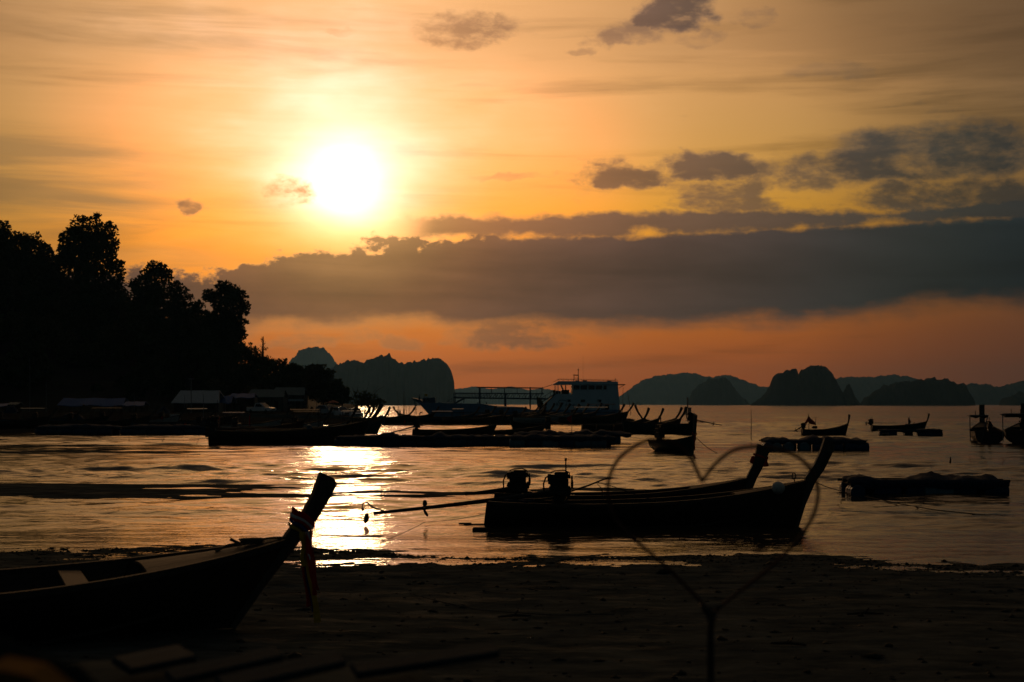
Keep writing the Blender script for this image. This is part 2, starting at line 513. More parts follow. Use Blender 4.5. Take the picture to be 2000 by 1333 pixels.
def vnoise(x, y):
    x, y = np.asarray(x, float), np.asarray(y, float)
    xi, yi = np.floor(x).astype(int), np.floor(y).astype(int)
    u, v = x - xi, y - yi
    u, v = u * u * (3 - 2 * u), v * v * (3 - 2 * v)
    g = lambda a, b: _tab[a % 512, b % 512]
    return (g(xi, yi) * (1 - u) + g(xi + 1, yi) * u) * (1 - v) + (g(xi, yi + 1) * (1 - u) + g(xi + 1, yi + 1) * u) * v - .5


def fbm(x, y, o=4):
    r, a = 0, 1.0
    for i in range(o):
        r = r + a * vnoise(x + i * 37.1, y + i * 17.7); x, y = x * 2.03, y * 2.03; a *= .5
    return r


def grid(name, xs, ys, fz, m, smooth=True):
    Xg, Yg = np.meshgrid(xs, ys, indexing='ij')
    Zg = fz(Xg, Yg)
    V = np.stack([Xg, Yg, Zg], -1).reshape(-1, 3)
    nx, ny = len(xs), len(ys)
    i = (np.arange(nx - 1)[:, None] * ny + np.arange(ny - 1)[None]).ravel()
    Q = np.stack([i, i + ny, i + ny + 1, i + 1], -1)
    return fast_mesh(name, V, Q, m, smooth)


# ------------------------------------------------------------------ water
def water_mat():
    m = bpy.data.materials.new('sea_water')
    m.use_nodes = True
    t = m.node_tree
    L = t.links.new
    b = t.nodes['Principled BSDF']
    b.inputs['Base Color'].default_value = (.030, .026, .018, 1)
    b.inputs['IOR'].default_value = 1.33
    b.inputs['Specular IOR Level'].default_value = .5
    co = t.nodes.new('ShaderNodeTexCoord')
    sp = t.nodes.new('ShaderNodeSeparateXYZ')
    L(co.outputs['Object'], sp.inputs[0])

    def nz(scale, st, det=3, dist=0.0, rough=.55):
        mp = t.nodes.new('ShaderNodeMapping'); mp.inputs['Scale'].default_value = st
        n = t.nodes.new('ShaderNodeTexNoise')
        n.inputs['Scale'].default_value = scale; n.inputs['Detail'].default_value = det
        n.inputs['Distortion'].default_value = dist; n.inputs['Roughness'].default_value = rough
        L(co.outputs['Object'], mp.inputs[0]); L(mp.outputs[0], n.inputs['Vector'])
        return n.outputs[0]

    def ma(k, a, c):
        n = t.nodes.new('ShaderNodeMath'); n.operation = k
        for i, q in enumerate((a, c)):
            if isinstance(q, (int, float)): n.inputs[i].default_value = q
            else: L(q, n.inputs[i])
        return n.outputs[0]

    def mr(a, f0, f1, t0, t1):
        n = t.nodes.new('ShaderNodeMapRange'); n.interpolation_type = 'SMOOTHSTEP'
        L(a, n.inputs[0])
        for i, q in zip((1, 2, 3, 4), (f0, f1, t0, t1)): n.inputs[i].default_value = q
        return n.outputs[0]
    # ripple heights in metres: long low swell, ripples along the shore, fine chop
    swell = ma('MULTIPLY', nz(.55, (.30, 1, 1), 2, .3), .03)
    rip = ma('MULTIPLY', nz(1.9, (.34, 1, 1), 3, .5), .03)
    chop = ma('MULTIPLY', nz(7.0, (.5, 1, 1), 3), .018)
    # wind patches: calm slicks and ruffled water, drawn out along the shore
    patch = nz(.055, (.18, 1, 1), 4, .6)
    off = mr(sp.outputs[1], 25, 130, .8, 1.0)
    ruff = ma('MULTIPLY', mr(patch, .38, .60, .45, 1.1), off)
    h = ma('MULTIPLY', ma('ADD', ma('ADD', swell, rip), chop), ruff)
    bp = t.nodes.new('ShaderNodeBump')
    bp.inputs['Strength'].default_value = 1.0
    bp.inputs['Distance'].default_value = 1.0
    if 'Filter Width' in bp.inputs: bp.inputs['Filter Width'].default_value = .06
    L(h, bp.inputs['Height']); L(bp.outputs[0], b.inputs['Normal'])
    L(mr(sp.outputs[1], 40, 400, .05, .15), b.inputs['Roughness'])
    return m




# ------------------------------------------------------------------ beach
def mud_mat():
    m = mat('wet_beach_mud', (.105, .112, .100), (.030, .036, .034), .92, 2.2, .0, spec=.0, stretch=(.5, 1, 1), detail=9)
    t = m.node_tree
    L = t.links.new
    b = t.nodes['Principled BSDF']
    co = t.nodes.new('ShaderNodeTexCoord')
    mp = t.nodes.new('ShaderNodeMapping'); mp.inputs['Scale'].default_value = (.5, 1, 1)
    n = t.nodes.new('ShaderNodeTexNoise'); n.inputs['Scale'].default_value = 9; n.inputs['Detail'].default_value = 7; n.inputs['Roughness'].default_value = .7
    L(co.outputs['Object'], mp.inputs[0]); L(mp.outputs[0], n.inputs['Vector'])
    bp = t.nodes.new('ShaderNodeBump'); bp.inputs['Distance'].default_value = .025
    L(n.outputs[0], bp.inputs['Height']); L(bp.outputs[0], b.inputs['Normal'])
    # shining wet film in the low places
    mp2 = t.nodes.new('ShaderNodeMapping'); mp2.inputs['Scale'].default_value = (.36, 1, 1)
    n2 = t.nodes.new('ShaderNodeTexNoise'); n2.inputs['Scale'].default_value = 1.5; n2.inputs['Detail'].default_value = 8; n2.inputs['Roughness'].default_value = .72
    L(co.outputs['Object'], mp2.inputs[0]); L(mp2.outputs[0], n2.inputs['Vector'])
    k = t.nodes.new('ShaderNodeMapRange')
    for i, q in zip((1, 2, 3, 4), (.55, .78, .0, .05)): k.inputs[i].default_value = q
    L(n2.outputs[0], k.inputs[0]); L(k.outputs[0], b.inputs['Specular IOR Level'])
    return m


M['mud'] = mud_mat()
SH = [(-400, 1072), (0, 1076), (300, 1074), (600, 1075), (720, 1080), (900, 1093), (1150, 1092), (1300, 1090), (1450, 1086), (1600, 1092), (1800, 1106), (2000, 1110), (2500, 1112)]
SHW = [gw(*p) for p in SH]


def shore_y(x): return np.interp(x, [p.x for p in SHW], [p.y for p in SHW])


def beach_z(x, y):
    d = shore_y(x) - y
    z = np.where(d > 0, .012 * d + .0009 * np.clip(d, 0, 18) ** 2, .02 * np.maximum(d, -20))
    k = np.clip((8.2 - y) / 2.4, 0, 1)
    z = z + (1.95 - z) * k * k * (3 - 2 * k) * np.clip((.55 - x) / .9, 0, 1) * np.clip((x + 9) / 3, 0, 1)
    amp = np.clip(np.abs(d) / 6, .25, 1)
    z = z + fbm(x * .55, y * 1.3) * .035 * amp + fbm(x * 2.6, y * 5) * .028
    return z


bx = np.concatenate([np.linspace(-45, -9, 50), np.linspace(-8.8, 12.5, 330), np.linspace(12.8, 45, 45)])
by = np.concatenate([np.linspace(-25, 8, 60), np.linspace(8.2, 22, 90), np.linspace(22.1, 31.5, 190), np.linspace(31.8, 40, 16)])
beach = put('mud_beach', grid('mud_beach', bx, by, beach_z, 'mud'))
struct(beach)


def bar(name, x0, x1, y0, y1, h, ragged=.02, nx=220, ny=60):
    """a low mud bar standing out of the water"""
    def fz(x, y):
        u = (x - x0) / (x1 - x0); v = (y - y0) / (y1 - y0) * 2 - 1
        t = np.clip(u / .06, 0, 1) * np.clip((1 - u) / .5, 0, 1) ** .6
        return h * (t * (1 - v ** 2) * 1.25 - .25) + fbm(x * .5, y * 2.4) * ragged + fbm(x * 2.3, y * 8) * ragged * .35 - .012
    o = put(name, grid(name, np.linspace(x0, x1, nx), np.linspace(y0, y1, ny), fz, 'mud'))
    return struct(o)


bar('sandbar', -32, -5.6, 45.5, 54.5, .17)
bar('sandbar', -9.5, 5.0, 46.5, 51.5, .006, .024, 240, 70)
bar('sandbar', -52, -19, 86, 93, .05, .03)
bar('sandbar', -60, -24, 100, 107, .05, .03)
bar('sandbar', -70, -30, 119, 124, .04, .03)
bar('sandbar', -5.0, -2.9, 32.0, 33.3, .02, .012, 60, 24)


# clods, pebbles and weed scraps strewn over the mud, thickest along the water's edge
gp = np.random.default_rng(77)
npb = 6000
pxs = gp.uniform(-11, 14, npb)
edge_ = gp.random(npb) < .62
pys = np.where(edge_, shore_y(pxs) - np.abs(gp.normal(0, 1.0, npb)) + .35, gp.uniform(9, 28, npb))
pz = beach_z(pxs, pys)
sz = gp.lognormal(-3.95, .5, npb) * np.where(edge_, .85, 1.15)
ang = gp.uniform(0, 6.28, npb)
oct_ = np.array([[1, 0, 0], [0, 1, 0], [-1, 0, 0], [0, -1, 0], [.15, .1, .75], [0, 0, -.5]])
Vp = np.empty((npb, 6, 3))
jit = gp.uniform(.65, 1.35, (npb, 6, 1))
q = oct_[None] * jit * sz[:, None, None] * np.array([1.6, 1.0, .75])
Vp[..., 0] = q[..., 0] * np.cos(ang)[:, None] - q[..., 1] * np.sin(ang)[:, None] + pxs[:, None]
Vp[..., 1] = q[..., 0] * np.sin(ang)[:, None] + q[..., 1] * np.cos(ang)[:, None] + pys[:, None]
Vp[..., 2] = q[..., 2] + pz[:, None] + sz[:, None] * .1
ft = np.array([[0, 1, 4], [1, 2, 4], [2, 3, 4], [3, 0, 4], [1, 0, 5], [2, 1, 5], [3, 2, 5], [0, 3, 5]])
Tp = (np.arange(npb)[:, None, None] * 6 + ft[None]).reshape(-1, 3)
struct(put('pebbles', fast_mesh('pebbles', Vp.reshape(-1, 3), Tp, mat('mud_clods', (.07, .065, .05), (.025, .025, .02), .9, 3, spec=.05))), 'stuff')

# the sea is one sheet with real waves; its mesh is finer where the water is near
us = np.concatenate([np.array([-40, -12, -5, -2.5, -1.5, -1.0, -.75, -.6]), np.linspace(-.5, .5, 330), np.array([.6, .75, 1.0, 1.5, 2.5, 5, 12, 40])])
ysr = [-400., -100., 0., 10., 18.]
y_ = 23.0
while y_ < 1100: ysr.append(y_); y_ *= (1.0020 if y_ < 80 else 1.0030)
ysr += [1200, 1500, 2000, 3000, 5000, 9000, 16000, 42000]
ysr = np.array(ysr)
Ug, Yg = np.meshgrid(us, ysr, indexing='ij')
Xg = Ug * np.clip(Yg, 30, None)
Hs = np.zeros_like(Xg); res = np.clip(Yg, 20, None) * np.where(Yg < 80, .0020, .0030)
wr = np.random.default_rng(3)
WAVES = 46
for i in range(WAVES):
    lam = .30 * (9.0 / .30) ** (i / (WAVES - 1))
    th = wr.normal(0, .36)
    kx, ky = math.sin(th) * 2 * math.pi / lam, math.cos(th) * 2 * math.pi / lam
    slope = .062 * (1.0 if lam < 2.5 else (2.5 / lam) ** .8)
    ph = kx * Xg + ky * Yg + wr.uniform(0, 6.28) + 1.6 * vnoise(Xg * .05 / lam ** .3 + i, Yg * .05 / lam ** .3)
    fade = np.clip((lam / res - 2.4) / 2.0, 0, 1)
    Hs += fade * slope * lam / 6.283 * np.sin(ph) * (.7 + 1.2 * vnoise(Xg / lam * .09 + 3 * i, Yg / lam * .16 + i))
slick = np.clip((fbm(Xg * .012, Yg * .05 + 9, 4) + .10) / .35, 0, 1)
calm = .38 + .62 * slick
near = np.clip((Yg - shore_y(Xg)) / 26, 0, 1)
Hs *= calm * (.45 + .55 * near) * np.clip((1100 - Yg) / 500, 0, 1) * (Yg > 20)
Vg = np.stack([Xg, Yg, Hs], -1).reshape(-1, 3)
ii = (np.arange(len(us) - 1)[:, None] * len(ysr) + np.arange(len(ysr) - 1)[None]).ravel()
sea = put('sea', fast_mesh('sea', Vg, np.stack([ii, ii + len(ysr), ii + len(ysr) + 1, ii + 1], -1), water_mat(), True))
struct(sea)

# ------------------------------------------------------------------ far shore, spit and wooded hill
LS = [(-900, 147), (250, 147), (395, 149), (440, 190), (560, 200), (720, 200), (1000, 203), (1180, 205), (1238, 212)]


def land_z(P, Y):
    ys_ = np.interp(P, [a for a, _ in LS], [b for _, b in LS])
    z = np.minimum((Y - ys_) * .030, 1.6)
    # the spit: low, ending in front of the ferry and at its tip
    k = np.clip((P - 640) / 80, 0, 1)
    zs = np.minimum(np.minimum((Y - ys_) * .03, .35), (285 - Y) * .02)
    z = z * (1 - k) + zs * k
    z = np.where(P > 1225, np.minimum(z, (1240 - P) * .03), z)
    return z + .06 * fbm(P * .07, Y * .3)


pp = np.linspace(-900, 1262, 260); yy = np.concatenate([np.linspace(140, 215, 60), np.linspace(217, 520, 60)])
Pg, Yg = np.meshgrid(pp, yy, indexing='ij')
Vg = np.stack([(Pg - 1000) / F * Yg, Yg, land_z(Pg, Yg)], -1).reshape(-1, 3)
ii = (np.arange(len(pp) - 1)[:, None] * len(yy) + np.arange(len(yy) - 1)[None]).ravel()
struct(put('shore', fast_mesh('shore', Vg, np.stack([ii, ii + len(yy), ii + len(yy) + 1, ii + 1], -1), 'mudfar', True)))


def land_at(px, Y):
    x = (px - 1000) / F * Y
    return Vector((x, Y, float(land_z(np.array(float(px)), np.array(float(Y))))))


HP = [(-1500, 560), (-600, 520), (-200, 505), (0, 515), (100, 535), (200, 575), (330, 640), (430, 690), (500, 735), (560, 765), (640, 788), (700, 800)]


def hill_z(P, Y):
    crest = 3 + (790 - np.interp(P, [a for a, _ in HP], [b for _, b in HP])) / F * 372
    t = np.clip((Y - 285) / 87, 0, 1)
    b = np.clip((640 - Y) / 240, 0, 1)
    return 1.2 + (crest - 1.2) * (t ** 1.2) * b * b * (3 - 2 * b) + fbm(P * .02, Y * .05) * 2.5 * t


pp = np.linspace(-1500, 700, 150); yy = np.linspace(283, 640, 70)
Pg, Yg = np.meshgrid(pp, yy, indexing='ij')
Vg = np.stack([(Pg - 1000) / F * Yg, Yg, hill_z(Pg, Yg)], -1).reshape(-1, 3)
ii = (np.arange(len(pp) - 1)[:, None] * len(yy) + np.arange(len(yy) - 1)[None]).ravel()
struct(put('hill', fast_mesh('hill', Vg, np.stack([ii, ii + len(yy), ii + len(yy) + 1, ii + 1], -1), 'soil', True)))


# ------------------------------------------------------------------ karst islands and far hills
def island(name, prof, D, label, thick=.45, bush=5.5):
    xs_ = np.array([(p[0] - 1000) / F * D for p in prof]); zs_ = np.array([max(0.0, CAMZ + (790 - p[1]) / F * D) for p in prof])
    w = xs_[-1] - xs_[0]
    n = int(min(520, max(60, (prof[-1][0] - prof[0][0]) * 1.5)))
    X_ = np.linspace(xs_[0], xs_[-1], n)
    top = np.interp(X_, xs_, zs_)
    rg_ = fbm(X_ / 26 + D, X_ * 0 + 3.3, 3) * 8 + fbm(X_ / 9, X_ * 0 + D, 3) * 5
    top = np.maximum(top + rg_ * np.clip(top / 45, 0, 1) * (.55 if name == 'hills' else 1.0), 0)
    V_ = np.linspace(-1, 1, 31)
    dep = w * thick * .5
    Xg, Vv = np.meshgrid(X_, V_, indexing='ij')
    cyl = D + dep * .25 * np.sin(Xg / w * 9.0)
    # each slice: a bluff with steep sides, its skyline carried by the middle
    hgt = np.clip(top / (np.max(top) + 1e-6), .02, 1)
    half = dep * (.35 + .65 * hgt ** .5)[:, None]
    q = np.clip(1 - np.abs(Vv) ** 2.6, 0, 1) ** .75
    Z = top[:, None] * q + fbm(Xg / w * 30, Vv * 5 + D, 4) * np.max(top) * .10 * (1 - np.abs(Vv)) * np.abs(Vv) * 3
    bmp = fbm(Xg / bush / 3.2, Vv * half / bush / 3.2 + 5, 4) * bush * 2.2
    Z = Z + bmp * np.clip(top[:, None] / 20, 0, 1) * (q > .05)
    Z = np.where(np.abs(Vv) > .99, -2, Z)
    Yg_ = cyl + Vv * half
    V = np.stack([Xg, Yg_, Z], -1).reshape(-1, 3)
    m_ = len(V_)
    ii = (np.arange(n - 1)[:, None] * m_ + np.arange(m_ - 1)[None]).ravel()
    o = put(name, fast_mesh(name, V, np.stack([ii, ii + m_, ii + m_ + 1, ii + 1], -1), 'rock', False))
    return struct(o, 'structure', label)


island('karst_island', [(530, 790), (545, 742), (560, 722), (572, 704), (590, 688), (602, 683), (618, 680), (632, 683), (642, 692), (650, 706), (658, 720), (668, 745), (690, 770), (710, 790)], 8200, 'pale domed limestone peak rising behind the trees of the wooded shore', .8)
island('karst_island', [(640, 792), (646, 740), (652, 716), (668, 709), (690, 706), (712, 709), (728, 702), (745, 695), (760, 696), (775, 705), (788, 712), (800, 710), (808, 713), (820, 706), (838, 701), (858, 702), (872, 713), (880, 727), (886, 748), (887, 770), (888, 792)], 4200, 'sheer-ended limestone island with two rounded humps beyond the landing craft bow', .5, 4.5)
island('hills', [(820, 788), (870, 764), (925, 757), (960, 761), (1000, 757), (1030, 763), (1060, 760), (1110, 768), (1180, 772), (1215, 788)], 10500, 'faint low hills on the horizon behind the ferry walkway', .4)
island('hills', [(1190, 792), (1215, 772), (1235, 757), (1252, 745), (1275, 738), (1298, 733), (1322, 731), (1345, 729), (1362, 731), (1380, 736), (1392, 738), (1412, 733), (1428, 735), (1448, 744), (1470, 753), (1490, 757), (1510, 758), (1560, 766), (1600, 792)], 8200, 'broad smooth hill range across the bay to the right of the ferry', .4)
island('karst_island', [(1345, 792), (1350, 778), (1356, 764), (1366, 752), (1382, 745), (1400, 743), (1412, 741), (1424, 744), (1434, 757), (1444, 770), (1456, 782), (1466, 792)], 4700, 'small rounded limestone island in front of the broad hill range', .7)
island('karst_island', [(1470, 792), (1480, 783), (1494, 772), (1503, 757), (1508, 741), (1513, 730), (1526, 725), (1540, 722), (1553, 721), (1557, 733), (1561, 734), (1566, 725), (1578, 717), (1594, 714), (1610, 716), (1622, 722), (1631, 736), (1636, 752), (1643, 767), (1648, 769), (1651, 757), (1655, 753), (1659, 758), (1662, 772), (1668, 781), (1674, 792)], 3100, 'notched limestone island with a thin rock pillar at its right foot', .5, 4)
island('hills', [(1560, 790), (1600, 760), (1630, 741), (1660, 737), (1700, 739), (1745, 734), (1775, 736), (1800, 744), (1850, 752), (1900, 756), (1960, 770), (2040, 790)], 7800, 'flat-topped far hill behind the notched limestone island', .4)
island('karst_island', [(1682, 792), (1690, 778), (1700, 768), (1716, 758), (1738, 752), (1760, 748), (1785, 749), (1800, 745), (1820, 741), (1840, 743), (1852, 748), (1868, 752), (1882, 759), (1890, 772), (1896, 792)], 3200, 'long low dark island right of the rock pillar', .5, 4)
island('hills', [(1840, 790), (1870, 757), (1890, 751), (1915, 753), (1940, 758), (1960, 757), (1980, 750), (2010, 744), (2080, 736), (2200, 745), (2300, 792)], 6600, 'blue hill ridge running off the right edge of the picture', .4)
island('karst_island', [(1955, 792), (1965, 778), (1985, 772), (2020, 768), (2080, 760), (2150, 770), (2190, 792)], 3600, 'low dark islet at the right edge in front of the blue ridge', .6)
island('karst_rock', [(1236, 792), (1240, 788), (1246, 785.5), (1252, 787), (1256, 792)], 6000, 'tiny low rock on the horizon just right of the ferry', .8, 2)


# ------------------------------------------------------------------ trees
def leaf_cloud(lobes, n, size, seed, squash=.8, shell=2.0):
    """quads of leaf-clump size scattered through ellipsoid lobes"""
    g = np.random.default_rng(seed)
    vol = np.array([l[3] * l[4] * l[5] for l in lobes]) ** .72
    cnt = np.maximum(8, (n * vol / vol.sum()).astype(int))
    P = []
    for l, c in zip(lobes, cnt):
        d = g.normal(size=(c, 3)); d /= np.linalg.norm(d, axis=1)[:, None]
        r = g.random(c) ** (1 / shell) * (1 + .18 * vnoise(d[:, 0] * 2.3 + l[0], d[:, 2] * 2.3 + l[2]) * 2)
        P.append(np.array(l[:3]) + d * r[:, None] * np.array(l[3:6]))
    P = np.concatenate(P); k = len(P)
    a = g.normal(size=(k, 3)); a /= np.linalg.norm(a, axis=1)[:, None]
    b = np.cross(a, g.normal(size=(k, 3))); b /= np.linalg.norm(b, axis=1)[:, None]
    s = size * g.uniform(.55, 1.25, k)[:, None]
    a = a * s; b = b * s * .62
    V = np.stack([P - a, P - b * .9 + a * .1, P + a, P + b], 1).reshape(-1, 3)
    Q = np.arange(4 * k).reshape(-1, 4)
    return V, Q


def tree_meshes(lobes, n, size, seed, trunk_h, trunk_r, m='leaf'):
    g9 = random.Random(seed)
    tw = []
    for l in lobes:          # sprigs standing out of each clump
        for _ in range(5):
            a, e = g9.uniform(0, 6.28), g9.uniform(-.3, 1.3)
            k9 = g9.uniform(.95, 1.18)
            tw.append((l[0] + l[3] * k9 * math.cos(a) * math.cos(e), l[1] + l[4] * k9 * math.sin(a) * math.cos(e), l[2] + l[5] * k9 * math.sin(e), l[3] * g9.uniform(.12, .28), l[4] * .2, l[5] * g9.uniform(.10, .24)))
    V, Q = leaf_cloud(list(lobes) + tw, n, size, seed)
    crown = fast_mesh('crown', V, Q, m)
    b = MB()
    b.tube([(0, 0, -1.5), (.1, 0, trunk_h * .4), (-.1, .1, trunk_h * .75), (0, 0, trunk_h)], [trunk_r * 1.3, trunk_r, trunk_r * .75, trunk_r * .5], 7)
    for l in lobes:
        s0 = Vector((0, 0, trunk_h * random.uniform(.5, .95)))
        e = Vector(l[:3])
        b.tube([s0, s0.lerp(e, .5) + Vector((0, 0, -.3)), e], [trunk_r * .4, trunk_r * .25, trunk_r * .08], 5)
    tm = bpy.data.meshes.new('trunk'); tm.from_pydata(b.v, [], b.f); tm.materials.append(M['bark'])
    return crown, tm


def tree(meshes, loc, label, cat='tree', group=None, name='tree', rz=0.0, sc=1.0):
    t = thing(name, label, cat, loc, rz, group)
    t.scale = (sc, sc, sc)
    put('crown', meshes[0], t); put('trunk', meshes[1], t)
    return t


def hero(Y, base, lobes_px, n, size, label, m='leaf', seed=1, name='tree', depth=.8, trunk=None):
    """a tree whose crown lobes are given as (px, py, rx, ry) seen at distance Y"""
    k = Y / F
    bx_, bz = (base[0] - 1000) * k, CAMZ + (790 - base[1]) * k
    L = []
    for (px, py, rx, ry) in lobes_px:
        L.append(((px - base[0]) * k, random.uniform(-.4, .4) * rx * k * .5, (base[1] - py) * k, rx * k, rx * k * depth, ry * k))
    th = trunk or max(l[2] for l in L) * .85
    cm = tree_meshes(L, int(n * 2.0), size * .74, seed, th, max(.12, th * .022), m)
    return tree(cm, (bx_, Y, bz), label, name=name)


hero(338, (170, 690), [(170, 462, 48, 42), (140, 485, 34, 38), (203, 480, 28, 44), (165, 520, 58, 50), (125, 500, 20, 26), (215, 520, 16, 34), (170, 580, 60, 60), (160, 640, 70, 50)], 9000, .62, 'tallest domed tree on the hilltop of the wooded shore', seed=2)
hero(342, (228, 700), [(228, 520, 12, 14), (232, 540, 10, 14), (224, 555, 20, 12), (222, 580, 26, 22), (215, 620, 40, 50)], 3000, .5, 'narrow tiered tree leaning on the right flank of the tallest dome tree', seed=3)
hero(352, (0, 700), [(2, 452, 17, 20), (-10, 480, 30, 30), (0, 530, 45, 60)], 3500, .6, 'tree rising highest at the left edge of the picture', seed=4)
hero(350, (42, 700), [(40, 468, 22, 16), (62, 476, 20, 22), (30, 500, 30, 40), (60, 520, 40, 50), (50, 580, 50, 60)], 4600, .6, 'twin-topped tree between the left edge and the tallest dome tree', seed=5)
hero(345, (92, 700), [(84, 494, 18, 18), (95, 530, 30, 40), (90, 590, 50, 60)], 3200, .6, 'low rounded tree left of the tallest dome tree', seed=6)
hero(330, (305, 740), [(303, 527, 26, 18), (290, 545, 18, 22), (318, 540, 16, 16), (300, 570, 38, 28), (262, 556, 16, 16), (270, 590, 30, 36), (300, 640, 60, 60)], 5600, .55, 'round-headed tree in the middle of the hillside skyline', seed=7)
hero(328, (345, 740), [(342, 555, 14, 7), (350, 566, 20, 7), (358, 580, 22, 8), (345, 592, 28, 10), (335, 575, 16, 22), (350, 610, 32, 20), (345, 660, 44, 50)], 3600, .42, 'tiered spreading tree stepping down beside the round-headed tree', seed=8)
hero(312, (438, 760), [(437, 562, 19, 14), (408, 578, 17, 14), (460, 578, 20, 18), (474, 602, 14, 20), (440, 590, 34, 24), (455, 630, 26, 22), (468, 650, 14, 16), (430, 640, 44, 40), (452, 672, 20, 16), (425, 690, 44, 40)], 6400, .52, 'lobed tall tree at the right end of the hillside skyline', seed=9)
hero(322, (385, 750), [(386, 600, 14, 12), (380, 630, 28, 30), (380, 680, 46, 50)], 3000, .55, 'dark tree filling the dip between the tiered tree and the lobed tree', seed=10)
hero(306, (492, 775), [(482, 690, 20, 16), (498, 698, 16, 18), (480, 720, 34, 26), (505, 730, 24, 26), (470, 750, 40, 24)], 3000, .42, 'shorter tree under the lobed tall tree by the shore', seed=11)
hero(300, (542, 780), [(522, 712, 20, 16), (540, 716, 22, 15), (560, 724, 20, 15), (545, 742, 40, 24), (530, 765, 34, 16)], 3200, .40, 'low bushy tree behind the teal shore houses', seed=12)
hero(294, (585, 785), [(572, 722, 18, 10), (596, 728, 20, 13), (585, 748, 36, 26), (600, 768, 30, 12)], 2800, .38, 'bushy tree between the teal houses and the limestone peak', seed=13)
hero(288, (632, 790), [(620, 724, 22, 13), (640, 732, 15, 12), (610, 742, 22, 20), (632, 756, 34, 22), (658, 764, 20, 17), (644, 778, 38, 13)], 3600, .36, 'round dark tree standing over the parked cars', 'leaf2', seed=14)
hero(284, (668, 797), [(658, 752, 12, 10), (670, 766, 13, 11), (666, 780, 20, 12)], 1200, .34, 'small dark tree right of the round tree over the cars', seed=15)
hero(262, (722, 806), [(705, 774, 16, 12), (722, 782, 22, 11), (742, 785, 12, 8), (700, 788, 16, 10), (728, 792, 24, 8)], 520, .32, 'sparse half-bare mangrove tree standing alone on the spit', 'leaf2', seed=16, trunk=1.6)
mg = [o for o in COL.objects if o.get('label', '').startswith('sparse half-bare')][0]
b = MB()
k = 262 / F
for ends in (((700, 790), (690, 765), (688, 756)), ((704, 785), (697, 768), (700, 752)), ((712, 785), (728, 768), (738, 755)), ((726, 775), (738, 762), (752, 755)), ((706, 780), (716, 764), (720, 748)), ((690, 775), (683, 762), (684, 754))):
    b.tube([((x - 722) * k, random.uniform(-.4, .4), (806 - y) * k) for x, y in ends], [.05, .035, .015], 4)
b.build('branch', 'bark', mg)
hero(303, (1054, 806), [(1053, 784, 5, 7), (1055, 792, 6, 8)], 260, .30, 'small dark bush standing before the ferry stair', seed=17, trunk=1.0, name='bush')

# dead trunk
k = 300 / F
t = thing('dead_tree', 'bare broken trunk with stubby twigs standing up against the sunset', 'tree', ((514 - 1000) * k, 300, CAMZ + (790 - 780) * k))
b = MB(); b.tube([(0, 0, -1), (-.1, 0, 5), (-.15, .1, 9), (-.05, 0, 13.2)], [.5, .42, .3, .10], 7); b.build('trunk', 'bark', t)
b = MB()
for i in range(60):
    z = random.uniform(4.0, 12.8); a = random.choice((0, math.pi)) + random.uniform(-.9, .9); l = random.uniform(.3, 1.5) * (1.35 - z / 14)
    p = Vector((-.12, 0, z)); e = p + Vector((math.cos(a) * l, math.sin(a) * l, random.uniform(.2, .9) * l))
    b.tube([p, p.lerp(e, .5) + Vector((0, 0, -.08)), e], [.09, .06, .025], 4)
    if random.random() < .6:
        b.tube([p.lerp(e, .6), p.lerp(e, .8) + Vector((random.uniform(-.3, .3), 0, .4))], [.03, .015], 4)
b.build('branch', 'bark', t)
V, Q = leaf_cloud([(.6, 0, 8.2, 1.0, .7, 1.2), (1.1, 0, 6.2, 1.2, .7, 1.3), (-.8, 0, 7.0, .6, .5, .8), (.5, 0, 10.6, .5, .4, .6)], 190, .24, 44)
put('leaves', fast_mesh('leaves', V, Q, 'leaf2'), t)

# the mass of the wood
protos = []
for i in range(5):
    L = [(0, 0, 8.5, 3.2, 3.0, 2.6), (-2.2, .4, 6.6, 2.4, 2.4, 2.4), (2.3, -.5, 6.8, 2.4, 2.6, 2.2), (.4, 1.0, 4.8, 3.6, 3.2, 2.6), (random.uniform(-1, 1), -1.4, 9.6, 1.7, 1.7, 1.6), (random.uniform(-3, 3), 0, 3.0, 3.0, 3.0, 2.2)]
    L = [tuple(q * random.uniform(.85, 1.15) for q in l) for l in L]
    protos.append(tree_meshes(L, 2300, .50, 60 + i, 8.0, .28, 'leaf' if i % 2 else 'leaf2'))
SKY = [(-300, 480), (-60, 470), (0, 462), (90, 500), (105, 520), (240, 560), (300, 570), (345, 600), (390, 610), (440, 620), (478, 700), (500, 715), (560, 745), (620, 770)]
g_ = 'dark trees massed on the wooded hillside'
rr_ = random.Random(5)
row = 0
for Yb, drop0, drop1, step in ((362, 6, 30, 40), (345, 40, 90, 38), (325, 90, 160, 38), (306, 150, 235, 40), (292, 215, 300, 42)):
    px = -330 + rr_.uniform(0, 30)
    while px < 600:
        topy = float(np.interp(px, [a for a, _ in SKY], [b_ for _, b_ in SKY])) + rr_.uniform(drop0, drop1) * min(1, max(.15, (640 - px) / 420))
        if topy < 752:
            Y = Yb + rr_.uniform(-6, 6)
            zt = CAMZ + (790 - topy) / F * Y
            ground = float(hill_z(np.array(px), np.array(Y)))
            sc = rr_.uniform(.8, 1.25)
            hgt = 10.6 * sc
            if zt - hgt < ground - 3: sc = max(.35, (zt - ground + 3) / 10.6); hgt = 10.6 * sc
            zb = zt - hgt
            pick = rr_.choice(protos)
            tr = tree(pick, ((px - 1000) / F * Y, Y, zb), 'dark leafy tree in the massed wood covering the hillside', group=g_, rz=rr_.uniform(0, 6.28), sc=sc)
            if zb > ground + .3:      # a long bole down to the slope
                bb = MB(); bb.tube([(0, 0, (ground - zb - 1) / sc), (.1, 0, -.5)], [.42, .36], 6); bb.build('trunk', 'bark', tr)
        px += step * rr_.uniform(.75, 1.25)

